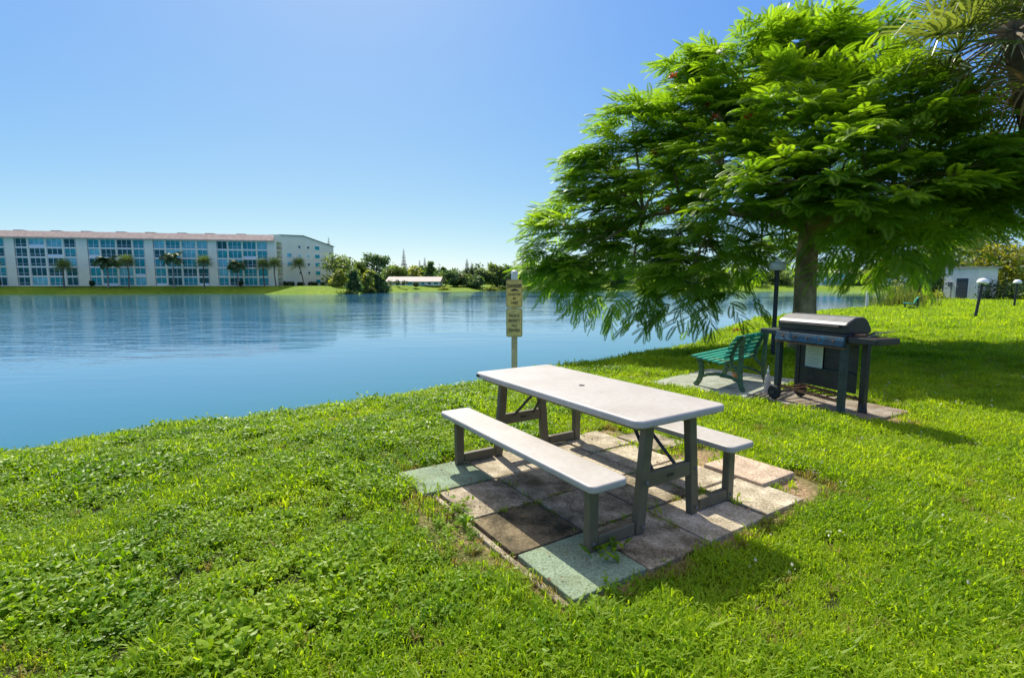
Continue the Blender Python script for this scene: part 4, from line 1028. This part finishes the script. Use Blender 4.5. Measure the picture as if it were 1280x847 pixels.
# reeds by the water
rd = gnd(1120, 384, 0); V = []; rt = []
for k in range(420):
    x, y = rng.normal()*.8, rng.normal()*.7; h = .7+.9*rng.random(); a = rng.random()*2*PI; l = np.array([math.cos(a), math.sin(a), 0])*.018; b_ = np.array([rng.normal()*.25, rng.normal()*.2, 0])
    z0 = hgt(rd.x+x, rd.y+y)-.05; p0 = np.array([x, y, z0]); p1 = p0+b_*.3+[0, 0, h*.6]; p2 = p0+b_+[0, 0, h]
    V += [p0-l, p1-l, p1+l, p0+l, p1-l, p2-l*.2, p2+l*.2, p1+l]; rt += [rng.random()]*8
V = np.array(V); o = np_mesh('reed_clump', V, np.arange(len(V)).reshape(-1, 4), M['reed_leaf'], None, {'tint': np.array(rt)}); o.location = (rd.x, rd.y, 0)
tag(o, 'clump of thin yellow green reeds at the water by the distant bench', 'reeds')
p = gnd(921, 416, -.1); make_shrub('shrub', 'tiny red leaved plant on the lake bank behind the bench', 'plant', (p.x, p.y, hgt(p.x, p.y)-.02), .16, .14, .22, 'red_leaf', 3, 90, .04)
p = gnd(1170, 378); mb = MB(); mb.lathe([(.3, -.05), (.5, .05), (.45, .2), (.2, .3), (.05, .31)], (0, 0, 0), 9)
mb.v = [(x*1.5+random.uniform(-.05, .05), y*.7, z+random.uniform(-.03, .03)) for x, y, z in mb.v]; o = mb.build('rock', M['bark_pale'], smooth=True); o.location = (p.x, p.y, 0); tag(o, 'low brown rock on the lawn left of the shed', 'rock')

# weed at the foot of the near bench post
wv = from_uv(.85, -.53, .03); V = []; rt = []
for k in range(22):
    a = rng.random()*2*PI; l = .05+.06*rng.random(); c = np.array([rng.normal()*.05, rng.normal()*.05, 0]); d = np.array([math.cos(a)*.6, math.sin(a)*.6, .9]); w = np.array([-math.sin(a), math.cos(a), 0])*.016
    V += [c, c+d*l*.5-w, c+d*l*np.array([1.3, 1.3, .8]), c+d*l*.5+w]; rt += [rng.random()]*4
o = np_mesh('weed', np.array(V), np.arange(len(V)).reshape(-1, 4), M['leaf'], None, {'tint': np.array(rt)}); o.location = wv; tag(o, 'small leafy weed at the foot of the near lake side bench post', 'plant')

# ------------------------------------------------------------------ lawn: tufts scattered by geometry nodes
src = bpy.data.collections.new('tuft_sources')
def tuft(kind, seed):
    r = np.random.default_rng(seed); V = []; Fq = []
    def quad(a, b, c, d): 
        k = len(V); V.extend([a, b, c, d]); Fq.append((k, k+1, k+2, k+3))
    if kind == 'litter':
        for i in range(2):
            c = np.array([*(r.normal(size=2)*.05), .004]); a = r.random()*2*PI; L = .012+.016*r.random(); d = np.array([math.cos(a), math.sin(a), .15*r.normal()]); s_ = np.array([-math.sin(a), math.cos(a), .2*r.normal()])*L*.35
            quad(c, c+d*L*.5-s_, c+d*L+[0, 0, .004], c+d*L*.5+s_)
    elif kind in ('grass', 'dry', 'long'):
        nb = 16 if kind != 'long' else 22
        for i in range(nb):
            c = np.array([*(r.normal(size=2)*.022), 0]); a = r.random()*2*PI; h = (.028+.034*r.random())*(1.9 if kind == 'long' else 1)
            lean = np.array([math.cos(a), math.sin(a), 0])*h*(.15+.75*r.random()); w = np.array([-math.sin(a), math.cos(a), 0])*(.0022+.0016*r.random())
            p1 = c+lean*.35+[0, 0, h*.6]; p2 = c+lean*.9+[0, 0, h*(.95 if r.random() < .6 else .75)]; p3 = c+lean*1.35+[0, 0, h*(.95 if r.random() < .5 else .6)]
            quad(c-w, p1-w, p1+w, c+w); quad(p1-w, p2-w*.8, p2+w*.8, p1+w); quad(p2-w*.8, p3-w*.1, p3+w*.1, p2+w*.8)
    else:
        nb = 26 if kind == 'cover' else 4
        for i in range(nb):
            c = np.array([*(r.normal(size=2)*.026), (.006+.032*r.random() if i < nb*.65 else .03+.035*r.random())]); a = r.random()*2*PI; el = r.normal()*.45+.25
            L = (.007+.007*r.random())*(1.0 if kind == 'cover' else 1.0); d = np.array([math.cos(a)*math.cos(el), math.sin(a)*math.cos(el), math.sin(el)]); s = np.array([-math.sin(a), math.cos(a), 0]); n_ = np.cross(d, s)
            f = n_*L*.22
            m0, m1, m2 = c, c+d*L*1.1, c+d*L*2
            for sg_ in (-1, 1):
                quad(m0, m1, m1+s*sg_*L*.62-f, m0+d*L*.35+s*sg_*L*.42-f*.6); quad(m1, m2, m1+d*L*.45+s*sg_*L*.5-f, m1+s*sg_*L*.62-f)
            if kind == 'cover' and i % 2 == 0:
                w = s*.0012; quad(np.array([c[0]*.6, c[1]*.6, -.005])-w, c-w, c+w, np.array([c[0]*.6, c[1]*.6, -.005])+w)
    me = bpy.data.meshes.new(kind+'_tuft'); me.from_pydata([tuple(v) for v in V], [], Fq)
    me.materials.append({'grass': M['blade'], 'long': M['blade'], 'dry': M['blade_dry'], 'cover': M['cover'], 'weed': M['pale_weed'], 'litter': M['litter']}[kind])
    o = bpy.data.objects.new(kind+'_tuft', me); return o
def make_coll(name, kinds):
    c = bpy.data.collections.new(name)
    for k, sd_ in kinds: c.objects.link(tuft(k, sd_))
    return c
def scatter(name, label, cat, P, scl, coll, seed):
    r = np.random.default_rng(seed); n = len(P)
    me = bpy.data.meshes.new(name); me.vertices.add(n); me.vertices.foreach_set('co', np.asarray(P, np.float32).ravel())
    a = me.attributes.new('rot', 'FLOAT_VECTOR', 'POINT'); rot = np.stack([r.normal(size=n)*.12, r.normal(size=n)*.12, r.random(n)*2*PI], -1).astype(np.float32); a.data.foreach_set('vector', rot.ravel())
    a = me.attributes.new('scl', 'FLOAT', 'POINT'); a.data.foreach_set('value', np.asarray(scl, np.float32))
    o = link(bpy.data.objects.new(name, me))
    ng = bpy.data.node_groups.new(name+'_nodes', 'GeometryNodeTree')
    ng.interface.new_socket('Geometry', in_out='INPUT', socket_type='NodeSocketGeometry'); ng.interface.new_socket('Geometry', in_out='OUTPUT', socket_type='NodeSocketGeometry')
    gi = ng.nodes.new('NodeGroupInput'); go = ng.nodes.new('NodeGroupOutput'); mp = ng.nodes.new('GeometryNodeMeshToPoints'); ip = ng.nodes.new('GeometryNodeInstanceOnPoints'); ci = ng.nodes.new('GeometryNodeCollectionInfo')
    ci.inputs['Collection'].default_value = coll; ci.inputs['Separate Children'].default_value = True; ci.inputs['Reset Children'].default_value = True
    ip.inputs['Pick Instance'].default_value = True
    ra = ng.nodes.new('GeometryNodeInputNamedAttribute'); ra.data_type = 'FLOAT_VECTOR'; ra.inputs['Name'].default_value = 'rot'
    sa = ng.nodes.new('GeometryNodeInputNamedAttribute'); sa.data_type = 'FLOAT'; sa.inputs['Name'].default_value = 'scl'
    L = ng.links.new
    L(gi.outputs[0], mp.inputs[0]); L(mp.outputs[0], ip.inputs['Points']); L(ci.outputs[0], ip.inputs['Instance']); L(ra.outputs[0], ip.inputs['Rotation']); L(sa.outputs[0], ip.inputs['Scale']); L(ip.outputs[0], go.inputs[0])
    md = o.modifiers.new('scatter', 'NODES'); md.node_group = ng
    return tag(o, label, cat, kind='stuff')
def vnoise(x, y, s, seed):
    r = np.random.default_rng(seed); out_ = 0
    for k in range(4):
        a = r.random()*2*PI; f = s*(1+.7*k); out_ = out_+np.sin((x*math.cos(a)+y*math.sin(a))*f+r.random()*6)*np.sin((-x*math.sin(a)+y*math.cos(a))*f*.8+r.random()*6)/(1+.5*k)
    return out_
def onslab(x, y, marg=-.012):
    u, v = to_uv(x, y); h = np.zeros(x.shape, bool)
    for (u0, v0, u1, v1) in SLABS: h |= (u > u0-marg) & (u < u1+marg) & (v > v0-marg) & (v < v1+marg)
    return h | inpoly(x, y, BENCH_PAD) | inpoly(x, y, GRILL_PAD)
def candidates(y0, y1, dens, seed, xmax=1.12):
    r = np.random.default_rng(seed)
    n = int(dens*xmax*(y1*y1-y0*y0)); y = np.sqrt(y0*y0+(y1*y1-y0*y0)*r.random(n)); x = (r.random(n)*2-1)*(xmax*y+.5)
    s = inland(x, y); k = (s > -.75) & ~onslab(x, y)
    return x[k], y[k], s[k], r
GP, GS, CP, CS, DP, DS, WP, WS = [], [], [], [], [], [], [], []
for (y0, y1, dens, sc) in ((.9, 3.2, 1500, .95), (3.2, 5.5, 900, 1.1), (5.5, 9, 480, 1.35), (9, 16, 170, 1.9), (16, 30, 46, 3.0), (30, 48, 16, 4.2)):
    x, y, s, r = candidates(y0, y1, dens, int(y0*10)); z = height(x, y)
    so = soilmask(x, y); keep = r.random(len(x)) > so*.93
    # ground cover on the lake side of the near bank, with patches of grass
    cov = sstep(.35, -.9, x-.22*(y-1.6)+vnoise(x, y, 1.7, 3)*.35)*(1-sstep(5.5, 8.5, y)*.55)
    cov = np.clip(cov*.8-.6*sstep(.15, .8, vnoise(x, y, 2.3, 9)), 0, 1)
    isc = r.random(len(x)) < cov
    thin = r.random(len(x)) > np.maximum(.9*sstep(.3, .95, vnoise(x, y, 6.5, 5)), .97*sstep(.05, -.5, vnoise(x, y, 17, 21)+.12)*(y < 7))
    kg = keep & ~isc; kc = keep & isc & thin
    pos = np.stack([x, y, z], -1)
    hv = np.clip(1+.3*vnoise(x, y, 3.6, 8), .6, 1.7); z = z+np.where(y < 7, .026*np.clip(vnoise(x, y, 17, 21)+.3, -.2, 1.3)*cov+.012*np.clip(vnoise(x, y, 6.5, 23), -.4, 1.2)*cov, 0)
    dry = (r.random(len(x)) < .05+.45*((so > .12) & (so < .95))+.06*(s < .6))
    GP.append(pos[kg & ~dry]); GS.append((sc*np.minimum(hv, 1.3)*(.8+.5*r.random(len(x))))[kg & ~dry])
    DP.append(pos[keep & dry & ~isc]); DS.append((sc*.85*(.7+.5*r.random(len(x))))[keep & dry & ~isc])
    CP.append(pos[kc]); CS.append((sc*1.05*hv*(.75+.6*r.random(len(x))))[kc])
    u, v = to_uv(x, y)
    kw = keep & (y < 9) & (x > 1.2) & (r.random(len(x)) < 0.012+.3*np.exp(-((u-.85)**2+(v-1.6)**2)/.03)); WP.append(pos[kw]+[0, 0, .02]); WS.append(np.full(kw.sum(), .8*sc))
jr = np.random.default_rng(91); JU, JV = [], []
for uu in (-.37, .118, .608): JV.append(jr.uniform(-.95, .95, 60)); JU.append(np.full(60, uu)+jr.normal(size=60)*.006)
for vv in (-.49, .0, .485): JU.append(jr.uniform(-.85, 1.05, 60)); JV.append(np.full(60, vv)+jr.normal(size=60)*.006)
JU, JV = np.concatenate(JU), np.concatenate(JV); kk = vnoise(JU, JV, 7, 33) > .25; JU, JV = JU[kk], JV[kk]
JP = np.stack([TX+TU.x*JU+TV.x*JV, TY+TU.y*JU+TV.y*JV, np.full(len(JU), .012)], -1)
GP.append(JP[::2]); GS.append(.35+.35*jr.random(len(JP[::2]))); DP.append(JP[1::2]); DS.append(.3+.35*jr.random(len(JP[1::2])))
lu, lv = jr.uniform(-.95, 1.3, 170), jr.uniform(-1.15, 1.45, 170); kk = (vnoise(lu, lv, 3.3, 35) > .1); lu, lv = lu[kk], lv[kk]
LT = np.stack([TX+TU.x*lu+TV.x*lv, TY+TU.y*lu+TV.y*lv, np.full(len(lu), .037)], -1)
# a long tuft in the very foreground and scattered taller ones
x, y, s, r = candidates(1.0, 7, 16, 77); k = (x < .2) & (soilmask(x, y) < .1) & (vnoise(x, y, 2.3, 9) > .1)
lp0 = np.stack([x, y, height(x, y)], -1)[k]; g0 = gnd(205, 838); e = np.stack([g0.x+rng.normal(size=24)*.07, g0.y+rng.normal(size=24)*.05, np.zeros(24)], -1); e[:, 2] = height(e[:, 0], e[:, 1])
lp0 = np.concatenate([lp0, e])
scatter('grass', 'short bright green lawn grass covering the bank', 'grass', np.concatenate(GP), np.concatenate(GS), make_coll('grass_src', [('grass', i) for i in range(6)]), 1)
scatter('long_grass', 'taller grass tufts among the leafy ground cover', 'grass', lp0, .8+.4*rng.random(len(lp0)), make_coll('long_src', [('long', i) for i in range(30, 33)]), 2)
scatter('dry_grass', 'straw coloured dry blades round the slabs and in the lawn', 'grass', np.concatenate(DP), np.concatenate(DS), make_coll('dry_src', [('dry', i) for i in range(10, 13)]), 3)
scatter('ground_cover', 'low glossy leafy ground cover on the near lake bank', 'ground cover', np.concatenate(CP), np.concatenate(CS), make_coll('cover_src', [('cover', i) for i in range(20, 26)]), 4)
scatter('weed_leaves', 'pale little weed leaves scattered in the lawn near the slabs', 'weeds', np.concatenate(WP), np.concatenate(WS), make_coll('weed_src', [('weed', i) for i in range(40, 43)]), 5)
scatter('leaf_litter', 'dry brown leaf bits lying on the picnic slabs', 'leaf litter', LT, .5+.6*rng.random(len(LT)), make_coll('litter_src', [('litter', i) for i in range(50, 54)]), 6)
print('tufts', sum(map(len, GP)), sum(map(len, CP)), sum(map(len, DP)), sum(map(len, WP)), 'fronds', len(FP))

# ------------------------------------------------------------------ light, sky, camera
w = bpy.data.worlds.new('World'); scene.world = w; w.use_nodes = True
nt = w.node_tree; nt.nodes.clear()
sky = nt.nodes.new('ShaderNodeTexSky'); sky.sky_type = 'NISHITA'; sky.sun_disc = False
sky.sun_elevation = SUN_EL; sky.sun_rotation = SUN_AZ
sky.air_density = .6; sky.dust_density = .5; sky.ozone_density = 3.0; sky.altitude = 0
bg = nt.nodes.new('ShaderNodeBackground'); bg.inputs[1].default_value = .1
wo = nt.nodes.new('ShaderNodeOutputWorld'); 
sep = nt.nodes.new('ShaderNodeSeparateColor'); com = nt.nodes.new('ShaderNodeCombineColor'); nt.links.new(sky.outputs[0], sep.inputs[0])
for ch, (mul, gm) in enumerate(((.110, 1.02), (.214, .70), (.73, .11))):      # grade of the sky: deep summer blue, soft horizon
    pw = nt.nodes.new('ShaderNodeMath'); pw.operation = 'POWER'; pw.inputs[1].default_value = gm; nt.links.new(sep.outputs[ch], pw.inputs[0])
    mu = nt.nodes.new('ShaderNodeMath'); mu.operation = 'MULTIPLY'; mu.inputs[1].default_value = mul/(.1*2**.55); nt.links.new(pw.outputs[0], mu.inputs[0]); nt.links.new(mu.outputs[0], com.inputs[ch])
# warm white added to the unseen sky above the frame, lifting the shade
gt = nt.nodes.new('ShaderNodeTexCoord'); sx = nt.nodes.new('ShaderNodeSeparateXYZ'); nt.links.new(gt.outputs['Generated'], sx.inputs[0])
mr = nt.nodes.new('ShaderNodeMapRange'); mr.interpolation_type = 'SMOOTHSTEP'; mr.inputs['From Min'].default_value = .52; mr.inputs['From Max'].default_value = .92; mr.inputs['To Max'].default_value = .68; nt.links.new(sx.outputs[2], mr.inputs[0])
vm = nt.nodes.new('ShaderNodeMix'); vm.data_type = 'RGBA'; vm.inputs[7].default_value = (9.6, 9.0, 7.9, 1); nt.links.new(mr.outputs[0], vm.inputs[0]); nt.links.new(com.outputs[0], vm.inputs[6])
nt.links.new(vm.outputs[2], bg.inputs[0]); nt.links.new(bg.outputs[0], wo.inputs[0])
sl = bpy.data.lights.new('sun', 'SUN'); sl.energy = 4.3; sl.angle = R(.5); sl.color = (1, .94, .80)
so_ = link(bpy.data.objects.new('sun', sl)); so_.rotation_euler = SUN.to_track_quat('Z', 'Y').to_euler(); so_.location = (-5, 20, 30)
cd = bpy.data.cameras.new('camera'); cam = link(bpy.data.objects.new('camera', cd))
cam.location = (0, 0, CAMH); cam.rotation_euler = (PI/2-PITCH, 0, 0)
cd.sensor_fit = 'HORIZONTAL'; cd.sensor_width = 36; cd.lens = F/1280*36; cd.clip_end = 4000; cd.clip_start = .05
scene.camera = cam
vs = scene.view_settings; vs.view_transform = 'Standard'; vs.look = 'None'; vs.gamma = 1; vs.exposure = 0.62; vs.use_curve_mapping = False
scene.cycles.max_bounces = 8; scene.cycles.transparent_max_bounces = 8; scene.cycles.use_denoising = True
